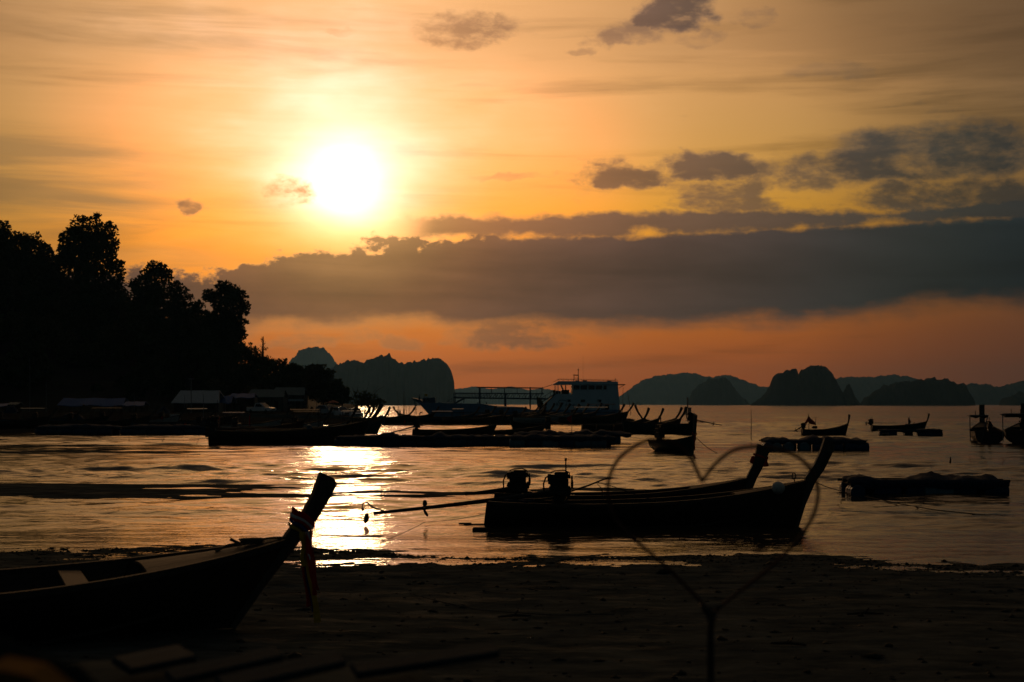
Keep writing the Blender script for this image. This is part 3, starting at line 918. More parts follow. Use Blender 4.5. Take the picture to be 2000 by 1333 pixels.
# ------------------------------------------------------------------ evening haze over the bay
hm = bpy.data.materials.new('evening_haze')
hm.use_nodes = True
t = hm.node_tree
t.nodes.clear()
pv = t.nodes.new('ShaderNodeVolumePrincipled')
pv.inputs['Color'].default_value = (.24, .56, 1.0, 1)
pv.inputs['Density'].default_value = 4.2e-5
pv.inputs['Anisotropy'].default_value = .62
mo = t.nodes.new('ShaderNodeOutputMaterial')
t.links.new(pv.outputs[0], mo.inputs['Volume'])
b = MB(); b.box((0, 3000, 148), (26000, 17000, 300)); b.v = [(x, y, max(z, -3.5)) for x, y, z in b.v]
hz = b.build('haze', hm)
hz['kind'] = 'stuff'


# ------------------------------------------------------------------ longtail boats
def sstp(x, a, b):
    t = min(1, max(0, (x - a) / (b - a)))
    return t * t * (3 - 2 * t)


class Hull:
    def __init__(s, L, B, D, rise, rake, draft=.14, full=.62, stern_rise=.06, sec=2.3):
        s.sec = sec
        s.L, s.B, s.D, s.rise, s.rake, s.dr, s.full, s.sr = L, B, D, rise, rake, draft, full, stern_rise

    def w(s, t):
        if t < .45: return s.B / 2 * (s.full + (1 - s.full) * math.sin(math.pi / 2 * t / .45))
        return s.B / 2 * max(0.0, math.cos(math.pi / 2 * (t - .45) / .55)) ** .8

    def sheer(s, t): return s.D + s.rise * max(0, (t - .25) / .75) ** 2.5 + s.sr * max(0, (.25 - t) / .25) ** 2

    def p(s, t, v, side=1, inset=0.0):
        """t stern to bow, v keel to gunwale"""
        w = max(0.012, s.w(t) - inset) * (1 - (1 - v) ** s.sec)
        z = -s.dr + (s.sheer(t) + s.dr) * v
        x = t * s.L - s.rake * (1 - v) * sstp(t, .55, 1.0) + .10 * (v - 1) * -(1 - sstp(t, 0, .25)) * -1
        return Vector((x - s.L / 2, side * w, z))


def ribbon_strip(b, pts, w, yoff=0.0):
    """a hanging cloth strip with a little thickness"""
    r = []
    for i, p in enumerate(pts):
        p = Vector(p)
        ww = w * (1 + .15 * math.sin(i * 1.7))
        r.append([p + Vector((-ww / 2, yoff - .004, 0)), p + Vector((ww / 2, yoff - .004, .01)), p + Vector((ww / 2, yoff + .004, .01)), p + Vector((-ww / 2, yoff + .004, 0))])
    b.loft(r)


def longtail(label, loc, yaw, L=8.0, B=1.6, D=.5, rise=.55, rake=.35, stem=(1.0, .35, .20, .24, .09), hull='hull_green', stemm='stem',
             engine=None, roof=None, hi=False, benches=3, ribbon=None, group='longtail boats in the bay', pitch=0.0, draft=.14, cat='boat', inside='wood', full=.62, sec=2.3):
    """stem: height over the bow, lean forward, width low, width high, thickness"""
    h = Hull(L, B, D, rise, rake, draft, full, .06, sec)
    t0 = thing('longtail_boat', label, cat, loc, yaw, group)
    if pitch: t0.rotation_euler = (0, pitch, yaw)
    nt, nv = (34, 9) if hi else (16, 6)
    b = MB()
    T_ = [i / nt for i in range(nt + 1)]
    ring = []
    for t in T_:
        row = [h.p(t, 1 - j / nv, 1) for j in range(nv + 1)] + [h.p(t, j / nv, -1) for j in range(1, nv + 1)]
        row += [h.p(t, 1 - j / nv, -1, .045) + Vector((0, 0, .0 if j == 0 else .04)) for j in range(nv + 1)] + [h.p(t, j / nv, 1, .045) + Vector((0, 0, 0 if j == nv else .04)) for j in range(1, nv + 1)]
        ring.append(row)
    b.loft(ring, close=True, cap=False)
    b.build('hull', hull, t0, smooth=False)
    b = MB()                                # transom board
    n_ = 7
    rim = [h.p(0, 1 - j / n_, 1) for j in range(n_ + 1)] + [h.p(0, j / n_, -1) for j in range(1, n_ + 1)]
    fr = [q + Vector((.012, 0, 0)) for q in rim]; bk = [q + Vector((.07, 0, 0)) for q in rim]
    m_ = len(fr)
    b.add(fr + bk, [tuple(range(m_)), tuple(range(2 * m_ - 1, m_ - 1, -1))] + [(i, (i + 1) % m_, (i + 1) % m_ + m_, i + m_) for i in range(m_)])
    b.build('transom', hull, t0)
    for sd in (1, -1):                      # gunwale rails
        b = MB()
        rg = []
        for i in range(nt + 1):
            t = i / nt
            q = h.p(t, 1, sd)
            o = Vector((0, sd, 0))
            rg.append([q + o * .035 + Vector((0, 0, -.055)), q + o * .035 + Vector((0, 0, .025)), q - o * min(.05, h.w(t)) + Vector((0, 0, .025)), q - o * min(.05, h.w(t)) + Vector((0, 0, -.01))])
        b.loft(rg)
        b.build('gunwale', 'wood_worn' if hi else inside, t0)
    # foredeck: boards fore and aft
    ft = .76
    nb_ = 4 if hi else 1
    for k in range(nb_):
        b = MB(); rg = []
        for i in range(9):
            t = ft + (.975 - ft) * i / 8
            w = h.w(t) - .05
            z = h.sheer(t) - .015
            x = t * L - L / 2
            y0, y1 = -w + 2 * w * k / nb_, -w + 2 * w * (k + 1) / nb_ - (.008 if nb_ > 1 else 0)
            cr = lambda y: z + .05 * (1 - (y / max(w, .01)) ** 2)
            rg.append([Vector((x, y0, cr(y0) - .03)), Vector((x, y0, cr(y0))), Vector((x, (y0 + y1) / 2, cr((y0 + y1) / 2))), Vector((x, y1, cr(y1))), Vector((x, y1, cr(y1) - .03))])
        b.loft(rg); b.build('foredeck_board' if hi else 'foredeck', 'wood_worn', t0)
    for t in (benches if isinstance(benches, tuple) else [.24 + .44 * k / max(1, benches - 1) for k in range(benches)]):
        w = h.w(t) - .05
        b = MB(); b.box((t * L - L / 2, 0, h.sheer(t) - (.06 if isinstance(benches, tuple) else .13)), (.26, 2 * w, .04)); b.build('thwart', 'wood_worn', t0)
    b = MB()                                # bottom boards inside
    rg = []
    for i in range(9):
        t = .05 + .75 * i / 8
        w = max(.05, h.w(t) * .6)
        x = t * L - L / 2
        rg.append([Vector((x, -w, -.02 + .25 * sstp(t, .6, .85))), Vector((x, w, -.02 + .25 * sstp(t, .6, .85))), Vector((x, w, .02 + .25 * sstp(t, .6, .85))), Vector((x, -w, .02 + .25 * sstp(t, .6, .85)))])
    b.loft(rg); b.build('floor_boards', inside, t0)
    if hi:
        b = MB()
        for t in [.08 + .075 * i for i in range(10)]:
            for sd in (1, -1):
                b.tube([h.p(t, v, sd, .065) + Vector((0, 0, .03)) for v in (.12, .3, .5, .7, .93)], .022, 4)
        o = b.build('frames', inside, t0)
    # stem post
    H, lean, w0, w1, th = stem
    s1 = h.sheer(1.0)
    pb = h.p(1, 0, 1); pb.y = 0
    pt = Vector((L / 2, 0, s1))
    d = (pt - pb)
    c = [pb + Vector((-.03, 0, 0)), pb.lerp(pt, .5), pt, pt + Vector((lean * .46, 0, H * .33)), pt + Vector((lean * .78, 0, H * .66)), pt + Vector((lean, 0, H))]
    ws = [.05, .07, w0 * .9, w0 * .92, w0 * .5 + w1 * .5, w1]
    rg = []
    for i, q in enumerate(c):
        a = c[min(i + 1, len(c) - 1)] - c[max(i - 1, 0)]
        a.normalize(); nrm = Vector((a.z, 0, -a.x))          # forward of the post
        f_, bk_ = (.03, ws[i]) if i < 2 else (ws[i] * .45, ws[i] * .55)
        hh = th / 2 * (.8 if i < 2 else 1)
        tl = Vector((0, 0, 0))
        sl = .0 if i < len(c) - 1 else -w1 * .32
        rg.append([q + nrm * f_ + Vector((0, -hh * .6, sl)), q + nrm * (f_ - ws[i] * .25) + Vector((0, -hh, sl * .2)), q - nrm * bk_ + Vector((0, -hh, 0)), q - nrm * bk_ + Vector((0, hh, 0)), q + nrm * (f_ - ws[i] * .25) + Vector((0, hh, sl * .2)), q + nrm * f_ + Vector((0, hh * .6, sl))])
    b.loft(rg) if False else None
    b = MB(); b.loft(rg); sp = b.build('stem_post', stemm, t0)
    if ribbon:
        q = pt + Vector((lean * .12, 0, H * .12))
        for k, cm in enumerate(ribbon):
            b = MB()
            cc_ = q + Vector((.0, 0, -.02 - .035 * k if hi else -.05 * k))
            for ring_r in (0,):
                pts = [cc_ + Vector((math.cos(a) * (w0 * .62) + .02, math.sin(a) * (th * .5 + .05), -math.cos(a) * .10)) for a in [i * math.pi / 5 for i in range(11)]]
                b.tube(pts, .026, 5, caps=False)
            x0 = cc_.x + w0 * .5
            ln = (.95 - .13 * k)
            ribbon_strip(b, [(x0 - .03 + .02 * k + .06 * s_ ** 2 * (1 - .3 * k), -.06 - .03 * k, cc_.z - .08 - ln * s_) for s_ in [i / 8 for i in range(9)]], .075 if hi else .12)
            b.build('ribbon', cm, sp)
    if engine: add_engine(t0, h, **engine)
    if roof:
        r0, r1, rz, rm = roof
        xa, xb = r0 * L - L / 2, r1 * L - L / 2
        w = h.w((r0 + r1) / 2) * .95
        b = MB()
        rg = [[Vector((x, -w, rz)), Vector((x, -w * .5, rz + .09)), Vector((x, w * .5, rz + .09)), Vector((x, w, rz)), Vector((x, w, rz - .03)), Vector((x, 0, rz + .06)), Vector((x, -w, rz - .03))] for x in (xa, (xa + xb) / 2, xb)]
        b.loft(rg); rf = b.build('canopy', rm, t0)
        for x in (xa + .05, xb - .05):
            for sd in (1, -1):
                t = (x + L / 2) / L
                b = MB(); b.tube([(x, sd * (h.w(t) - .03), h.sheer(t) - .05), (x, sd * w * .97, rz)], .022, 5); b.build('post', 'wood_worn', rf)
    return t0, h


def add_engine(t0, h, t=.05, z=.30, size=.5, shaft=3.6, droop=.14, tiller=1.2, trise=.25, exhaust=.28, prop=True, hoses=True, yawd=0.0, stand=True, tail=True):
    """a truck engine on a pivot with its long tail shaft; x forward"""
    L = h.L
    px = t * L - L / 2
    base = Vector((px, 0, h.sheer(t) + z))
    s = size
    b = MB()
    b.box(base + Vector((0, 0, .05 * s)), (s * .95, s * .52, s * .42), bev=.03 * s)
    b.box(base + Vector((-.02 * s, 0, .42 * s)), (s * .82, s * .36, s * .34), bev=.03 * s)
    b.box(base + Vector((.0, 0, .68 * s)), (s * .98, s * .26, s * .18), bev=.03 * s)
    b.box(base + Vector((.08 * s, .1 * s, .82 * s)), (s * .62, s * .30, s * .12), bev=.03 * s)
    b.lathe(base + Vector((.50 * s, 0, .34 * s)), (1, 0, 0), [(0, .06 * s), (.02 * s, .20 * s), (.10 * s, .20 * s), (.12 * s, .08 * s)], 10)
    b.lathe(base + Vector((.50 * s, -.12 * s, .62 * s)), (1, 0, 0), [(0, .05 * s), (.02 * s, .11 * s), (.08 * s, .11 * s), (.09 * s, .03 * s)], 8)
    b.lathe(base + Vector((-.30 * s, -.24 * s, .30 * s)), (0, -1, 0), [(0, .09 * s), (.14 * s, .09 * s), (.15 * s, .05 * s)], 8)
    b.tube([base + Vector((-.4 * s, -.2 * s, .55 * s)), base + Vector((.3 * s, -.24 * s, .52 * s))], .05 * s, 6)
    b.box(base + Vector((-.46 * s, 0, .62 * s)), (.16 * s, .3 * s, .34 * s), bev=.02 * s)
    for i in range(4):
        b.tube([base + Vector((-.3 * s + .18 * i * s, -.16 * s, .60 * s)), base + Vector((-.3 * s + .18 * i * s, -.26 * s, .46 * s))], .022 * s, 5)
    ge = random.Random(int(L * 100 + s * 1000))
    for i in range(16):
        b.box(base + Vector((ge.uniform(-.5, .5) * s, ge.uniform(-.28, .28) * s, ge.uniform(-.12, .85) * s)), (ge.uniform(.10, .26) * s, ge.uniform(.1, .2) * s, ge.uniform(.08, .24) * s), Matrix.Rotation(ge.uniform(-.5, .5), 3, 'Y'), bev=.015 * s)
    en = b.build('engine', 'iron', t0)
    b = MB()
    b.tube([base + Vector((-.2 * s, 0, -.18 * s)), base + Vector((-.05 * s, 0, -z - .02))], .04, 6)
    b.box(base + Vector((.05 * s, 0, -.19 * s)), (s * 1.25, s * .34, .035))
    b.box(base + Vector((-.05 * s, 0, -.18 * s - z * .35)), (s * .5, s * .3, z * .7), bev=.02)
    for sd in (1, -1):
        b.tube([base + Vector((.42 * s, sd * .15 * s, -.18 * s)), base + Vector((.2 * s, sd * .2 * s, -z - .02))], .024, 5)
    b.build('engine_mount', 'iron', en)
    if exhaust:
        b = MB()
        e = base + Vector((.28 * s, 0, .85 * s))
        b.tube([e, e + Vector((0, 0, exhaust * .8)), e + Vector((0, 0, exhaust * .82)), e + Vector((0, 0, exhaust))], [.018, .018, .034, .03], 6)
        b.build('exhaust_pipe', 'rust', en)
    if hoses:
        b = MB()
        b.tube([base + Vector((-.45 * s, .1 * s, .72 * s)), base + Vector((-.62 * s, .1 * s, .62 * s)), base + Vector((-.72 * s, .1 * s, .35 * s)), base + Vector((-.70 * s, .05 * s, -.02 * s))], .022, 6)
        b.tube([base + Vector((-.42 * s, 0, .85 * s)), base + Vector((-.2 * s, 0, .93 * s)), base + Vector((.2 * s, 0, .96 * s)), base + Vector((.43 * s, 0, .86 * s)), base + Vector((.47 * s, 0, .6 * s))], .016, 6)
        b.build('hose', 'black', en)
    ds = Vector((-math.cos(droop) * math.cos(yawd), math.sin(yawd), -math.sin(droop))).normalized()
    p0 = base + Vector((-.30 * s, 0, -.02 * s)); p1 = p0 + ds * shaft
    if tail:
        b = MB()
        n = 8
        b.tube([p0.lerp(p1, i / n) + Vector((0, 0, -.05 * math.sin(i / n * math.pi) * shaft * .10)) for i in range(n + 1)], [.066 - .028 * i / n for i in range(n + 1)], 7)
        b.tube([p0 + Vector((.5 * s, 0, -.13)), p0.lerp(p1, .36) + Vector((0, 0, -.10))], .03, 6)
        sh = b.build('propeller_shaft', 'iron', en)
        if prop:
            b = MB()
            q = p0.lerp(p1, .72) + Vector((0, 0, -.02))
            b.lathe(q - ds * .06, ds, [(0, .03), (.02, .05), (.10, .05), (.13, .02)], 8)
            side = ds.cross(Vector((0, 1, 0))).normalized()
            for k in range(3):
                a = .35 + k * 2 * math.pi / 3
                rad = (side * math.cos(a) + Vector((0, 1, 0)) * math.sin(a))
                tw = rad.cross(ds)
                pts = []
                for rr0, wd in ((.04, .03), (.10, .065), (.17, .075), (.23, .03)):
                    cpt = q + rad * rr0 - ds * .05 * rr0 / .2
                    pts.append([cpt + (tw * .8 + ds * .6) * wd, cpt + (tw * .8 + ds * .6) * wd + ds * .012, cpt - (tw * .8 + ds * .6) * wd + ds * .012, cpt - (tw * .8 + ds * .6) * wd])
                b.loft(pts)
            b.build('propeller', 'iron', en)
    if tiller:
        b = MB()
        q0 = base + Vector((.45 * s, 0, .0)); q1 = q0 + Vector((tiller, .05, trise))
        b.tube([q0 - Vector((.4 * s, 0, .05)), q0, q0.lerp(q1, .5) + Vector((0, 0, -.02)), q1], [.03, .028, .024, .02], 6)
        b.build('tiller', 'iron', en)
    return en


TF = (.12,)
# --- the beached boat near the camera
zb = float(beach_z(np.array(-2.9), np.array(17.3)))
yawA = R(21)
stp = gw(488, 1222, .30)                       # foot of its stem
LA = 7.6
cA = Vector((stp.x, stp.y, 0)) - Vector((math.cos(yawA), math.sin(yawA), 0)) * (LA / 2 - .52)
boatA, hA = longtail('large dark longtail boat beached on the mud close by, bow ribbons hanging down', (cA.x, cA.y, .34), yawA, L=LA, B=2.45, D=.56, rise=.44, rake=.70,
                     stem=(.77, .46, .215, .225, .15), hull='wood', hi=True, benches=(.22, .36, .46, .53, .66), group='longtail boats in the bay', draft=.06)
# ribbons on its stem: a sash of coloured bands wound round and hanging
sp = [c for c in boatA.children if c.name.startswith('stem_post')][0]
pt = Vector((LA / 2, 0, hA.sheer(1.0)))
for k, (cm, dz, yy0) in enumerate((('white', .155, 0), ('red', .125, 0), ('blue', .085, .0), ('yellow', .03, 0), ('red', .20, 0))):
    b = MB()
    w = .135 - .010 * k * (k < 4)
    cc_ = pt + Vector((.05 + dz * .42, 0, .06 + dz))
    pts = [cc_ + Vector((math.cos(a) * w, math.sin(a) * .105, -math.cos(a) * .085 + .012 * math.sin(3 * a))) for a in [i * math.pi / 8 for i in range(17)]]
    rg = []
    hw = .022 if k < 4 else .045
    for i, p in enumerate(pts):
        o = Vector((math.cos(i * math.pi / 8), math.sin(i * math.pi / 8) * .8, 0)).normalized() * .014
        rg.append([p + Vector((0, 0, -hw)), p + o + Vector((0, 0, -hw * .6)), p + o + Vector((0, 0, hw * .6)), p + Vector((0, 0, hw))])
    b.loft(rg, cap=False)
    b.build('sash_band', cm, sp)
for k, (cm, off, ln, wd, sway) in enumerate((('red', -.035, .86, .075, .08), ('yellow', .015, 1.06, .085, .16), ('red', .050, .72, .09, .08), ('red', .085, .66, .07, .09), ('yellow', -.05, .36, .06, .02), ('white', .040, .28, .05, .03), ('blue', .0, .92, .08, .12))):
    b = MB()
    rg = []
    for i in range(13):
        s_ = i / 12
        p = pt + Vector((.125 + off * .75 + sway * s_ ** 1.6 + .012 * math.sin(s_ * 9 + k), -.13 - .02 * (k % 3) + .01 * math.sin(7 * s_ + k), 0.085 - (ln + .06) * s_))
        ww = wd * (1 - .25 * math.sin(s_ * 3.1)) / 2
        tw = .5 * math.sin(2.4 * s_ + k)
        dx_, dy_ = ww * math.cos(tw), ww * math.sin(tw)
        rg.append([p + Vector((-dx_, -dy_ - .004, 0)), p + Vector((dx_, dy_ - .004, .01)), p + Vector((dx_, dy_ + .004, .01)), p + Vector((-dx_, -dy_ + .004, 0))])
    b.loft(rg); b.build('ribbon', cm, sp)
# knot and loose mooring line on its foredeck
b = MB()
kx = LA / 2
for a0 in range(3):
    b.tube([(kx - .50 + .12 * math.cos(a) * (1 + .15 * a0), .02 + .09 * math.sin(a), hA.sheer(.93) + .06 + .02 * a0) for a in [i * .7 for i in range(10)]], .014, 5)
b.tube([(kx - .95, -.05, hA.sheer(.86) + .06), (kx - .78, .05, hA.sheer(.9) + .075), (kx - .55, 0, hA.sheer(.93) + .08), (kx - .25, 0, hA.sheer(.97) + .06), (kx - .05, -.06, hA.sheer(1) + .02)], .016, 5)
b.tube([(kx - .62, .10, hA.sheer(.92) + .05), (kx - .75, .12, hA.sheer(.9) + .14)], .02, 5)
o = b.build('mooring_line', 'rope')
o.location = boatA.location; o.rotation_euler = boatA.rotation_euler
tag(o, 'coil of rope lying on the foredeck of the beached boat', 'rope')
# --- the pair moored just off the beach
YB = 35.4
def xat(px, Y): return (px - 1000) / F * Y
boatB, hB = longtail('long black longtail boat lying in the shallows with the white buoy on its bow', (xat(1268, YB), YB, 0), R(2), L=8.05, B=1.55, D=.56, rise=.56, rake=.34,
                     stem=(.98, .50, .31, .28, .15), hull='wood', hi=True, benches=3, draft=.12,
                     engine=dict(t=.222, z=.28, size=.55, shaft=4.45, droop=.115, tiller=.95, trise=.34, exhaust=.36))
boatC, hC = longtail('longtail boat moored behind the long black boat, red cloth tied to its stem', (xat(1218, 37.3), 37.5, .0), R(-1), L=6.75, B=1.45, D=.62, rise=.46, rake=.3,
                     stem=(.84, .32, .29, .33, .16), hull='hull_brown', hi=True, benches=3, draft=.12,
                     engine=dict(t=.09, z=.15, size=.54, shaft=1.25, droop=.12, tiller=0, exhaust=0, prop=False))
spC = [c for c in boatC.children if c.name.startswith('stem_post')][0]
b = MB()
q = Vector((6.75 / 2 + .2, 0, hC.sheer(1) + .56))
b.box(q + Vector((-.17, 0, -.10)), (.14, .14, .20), Matrix.Rotation(.4, 3, 'Y'), bev=.03)
b.tube([q + Vector((math.cos(a) * .15, math.sin(a) * .09, -math.cos(a) * .05)) for a in [i * math.pi / 5 for i in range(11)]], .03, 5)
for k in range(3): ribbon_strip(b, [(q.x + .13 + .03 * k + .015 * math.sin(s_ * 6 + k), -.05 + .04 * k, q.z - .02 - .26 * s_) for s_ in [i / 6 for i in range(7)]], .07)
b.build('ribbon', 'red', spC)
# the skeg and hanging float at the end of B's shaft
enB = [c for c in boatB.children if c.name.startswith('engine')][0]
base = Vector((.222 * 8.05 - 4.025, 0, hB.sheer(.222) + .28))
p0 = base + Vector((-.30 * .55, 0, -.0124)); dsB = Vector((-math.cos(.115), 0, -math.sin(.115))); p1 = p0 + dsB * 4.45
b = MB()
b.tube([p0.lerp(p1, .93), p0.lerp(p1, .98) + Vector((-.10, 0, .13)), p1 + Vector((-.16, 0, .26)), p1 + Vector((-.27, 0, .25)), p1 + Vector((-.29, 0, .10))], [.02, .024, .022, .02, .012], 6)
b.tube([p1 + Vector((-.28, 0, .14)), p1 + Vector((-.26, 0, .06))], .03, 5)
b.build('skeg', 'iron', enB)
b = MB()
f0 = p1 + Vector((-.16, .0, -.02))
b.tube([p1 + Vector((-.17, 0, .20)), f0 + Vector((0, 0, .0))], .006, 4)
b.lathe(f0 + Vector((.01, 0, .02)), (-.25, 0, -1), [(0, .02), (.05, .055), (.13, .072), (.20, .055), (.26, .012)], 9)
b.tube([p1 + Vector((.15, 0, .0)), p1 + Vector((-.06, .02, .20)), p1 + Vector((.0, 0, -.02))], .006, 4)
b.tube([p1 + Vector((.35, 0, .02)), p1 + Vector((.05, 0, -.20)), p1 + Vector((-.2, 0, -.36))], .005, 4)
b.build('hanging_float', 'iron', enB)
# bits on the pair: buoy, iron rod, tackle, stern plank
o = MB().lathe((0, 0, 0), (0, 0, 1), [(0, .02), (.02, .10), (.09, .15), (.20, .16), (.27, .11), (.29, .03)], 14).build('buoy', 'foam', smooth=True)
o.location = boatB.matrix_basis @ Vector((8.05 / 2 - .95, -.34, hB.sheer(.88) - .10)); o.rotation_euler = (.5, .35, 0)
tag(o, 'white foam buoy hanging over the bow of the long black boat', 'buoy')
b = MB(); b.tube([(0, 0, 0), (-.05, 0, .36)], .012, 5); b.tube([(-.05, 0, .34), (-.20, 0, .50), (.2, 0, .40), (.7, .02, .22), (1.25, .03, .05)], .010, 5)
o = b.build('strut', 'iron'); o.location = boatB.matrix_basis @ Vector((8.05 * .36 - 4.025, .2, hB.sheer(.36) + .0))
tag(o, 'thin propped rod with a line over the black boat just forward of its engine', 'rod')
b = MB(); rr2 = random.Random(4)
for i in range(7):
    b.box((i * .11, rr2.uniform(-.15, .15), rr2.uniform(.04, .10)), (rr2.uniform(.12, .26), rr2.uniform(.2, .4), rr2.uniform(.08, .24)), Matrix.Rotation(rr2.uniform(0, 3), 3, 'Z'), bev=.02)
o = b.build('tackle_heap', 'net'); o.location = boatB.matrix_basis @ Vector((-4.025 + .35, 0, hB.sheer(.05) - .09)); tag(o, 'low heap of gear in the stern of the long black boat', 'gear')
b = MB()
b.box((0, 0, .02), (.62, .16, .05), bev=.01); b.box((-.28, 0, .05), (.30, .10, .04), Matrix.Rotation(.2, 3, 'Z'))
o = b.build('floating_plank', 'wood'); o.location = (xat(955, YB) - .30, YB - .2, .015); tag(o, 'dark plank floating at the stern of the long black boat', 'plank')
b = MB(); b.box((0, 0, .03), (.34, .20, .12), bev=.03)
o = b.build('float', 'black'); o.location = (xat(937, 33.8), 33.8, 0.0); tag(o, 'small black float drifting beside the floating plank', 'float')


def line(name, label, pts, r, m='rope', sag=0.0, cat='rope', n=16):
    b = MB(); P = [Vector(p) for p in pts]
    out = []
    for a, c in zip(P, P[1:]):
        for i in range(n): 
            s_ = i / n
            out.append(a.lerp(c, s_) + Vector((0, 0, -sag * 4 * s_ * (1 - s_))))
    out.append(P[-1])
    b.tube(out, r, 5)
    return tag(b.build(name, m), label, cat)


bow = boatB.matrix_basis @ Vector((8.05 / 2 + .05, 0, hB.sheer(1) - .03))
line('mooring_line', 'rope running from the black boat stem down to the large net raft', [bow, at(1646, 960, 45.5)], .012, sag=.03)
line('mooring_line', 'slack rope trailing across the water off the net raft', [at(1690, 970, 45.0), gw(1760, 985, .02), gw(1830, 997, .02), gw(1920, 1006, .02), gw(2050, 1012, .02)], .016, n=6)
ste = boatB.matrix_basis @ Vector((-4.0, .2, .30))
line('mooring_line', 'thin stern line of the black boat slanting down towards the beach', [ste, gw(830, 1020, .25), gw(730, 1062, .0)], .007, sag=.04)
line('mooring_line', 'rope at the bow of the small dinghy-like longtail slanting into the water', [at(1361, 856, 84), gw(1400, 885, 0)], .02, sag=.1)
b = MB(); b.tube([(math.sin(a) * .045, 0, .02 - math.cos(a) * .08) for a in [i * .63 for i in range(11)]], .014, 5)
b.tube([(0, 0, -.02), (.02, 0, -.12)], .014, 5)
o = b.build('rope_loop', 'rope'); o.location = boatB.matrix_basis @ Vector((8.05 / 2 - .42, 0, hB.sheer(.945) + .17)); tag(o, 'stiff rope loop standing on the foredeck of the black boat', 'rope')

# --- smaller boats further out
def far_boat(label, px, py, yaw, L, stemh=.9, z=None, **k):
    p = gw(px, py, 0) if z is None else land_at(px, z)
    return longtail(label, (p.x, p.y, p.z if z is not None else 0), R(yaw), L=L, stem=k.pop('stem', (stemh, .26, .20, .24, .12)), **k)


ENG = dict(t=.03, z=.28, size=.5, shaft=2.6, droop=.18, tiller=.9, hoses=False)
far_boat('small longtail boat seen bow-on with a tall stem and red ribbon, between rafts', 1320, 884, -72, 5.4, 1.25, stem=(1.3, .2, .26, .3, .16), B=1.9, D=.66, rise=.42, rake=.25, full=.75, hull='hull_green', ribbon=('red',), draft=.1, engine=dict(t=.04, z=.30, size=.8, shaft=.6, tail=False, tiller=0, hoses=False, exhaust=.2))
far_boat('longtail boat flying red flags from its stern, moored behind the net raft', 1612, 851, 4, 4.5, .82, B=1.2, D=.55, rise=.62, rake=.28, stem=(.85, .14, .15, .2, .1), hull='hull_green', engine=dict(t=.02, z=.25, size=.42, shaft=.9, droop=.5, tiller=0, exhaust=0, hoses=False))
far_boat('longtail boat tied up behind the low raft with a man aboard', 1757, 843, 3, 6.2, .75, B=1.3, D=.62, rise=.5, rake=.4, stem=(.85, .25, .16, .2, .1), hull='hull_green', engine=dict(t=-.02, z=.25, size=.5, shaft=.5, droop=0, tiller=2.6, trise=0, exhaust=.25, hoses=False))
far_boat('longtail boat seen from astern near the right edge, thin awning frame above', 1926, 864, 76, 7.5, 1.6, B=2.5, D=.85, rise=.75, rake=.3, full=.86, sec=3.6, stem=(1.35, .2, .36, .42, .42), hull='wood', draft=.2, engine=dict(t=.03, z=.3, size=.6, shaft=.5, tail=False, tiller=0, hoses=False))
far_boat('longtail boat cut off by the right edge of the picture, awning over it', 2000, 866, 70, 7.5, 1.6, B=2.9, D=.95, rise=.7, rake=.3, full=.86, sec=3.6, stem=(1.4, .2, .36, .42, .42), hull='wood', draft=.2, engine=dict(t=.03, z=.35, size=1.0, shaft=.5, tail=False, tiller=0, hoses=False))
# the two in mid-water behind the long raft
far_boat('longtail boat with a long lowered tail shaft, left end of the long raft', 888, 853, 3, 7.8, .10, B=1.3, D=.62, rise=.5, rake=.45, stem=(.12, .05, .14, .16, .1), hull='wood', engine=dict(t=.05, z=.3, size=.62, shaft=4.3, droop=.25, tiller=1.2, hoses=False))
far_boat('low open longtail boat in which a man bends over, behind the long raft', 983, 851, 1, 8.0, .08, B=1.35, D=.48, rise=.52, rake=.35, stem=(.10, .05, .14, .16, .1), hull='hull_brown')
far_boat('longtail boat moored with bow hidden, just right of the bending man', 1035, 838, 190, 5.0, .3, B=1.2, D=.6, rise=.4, rake=.4, hull='wood', engine=dict(t=.04, z=.3, size=.6, shaft=2.3, droop=.2, tiller=.9, hoses=False))
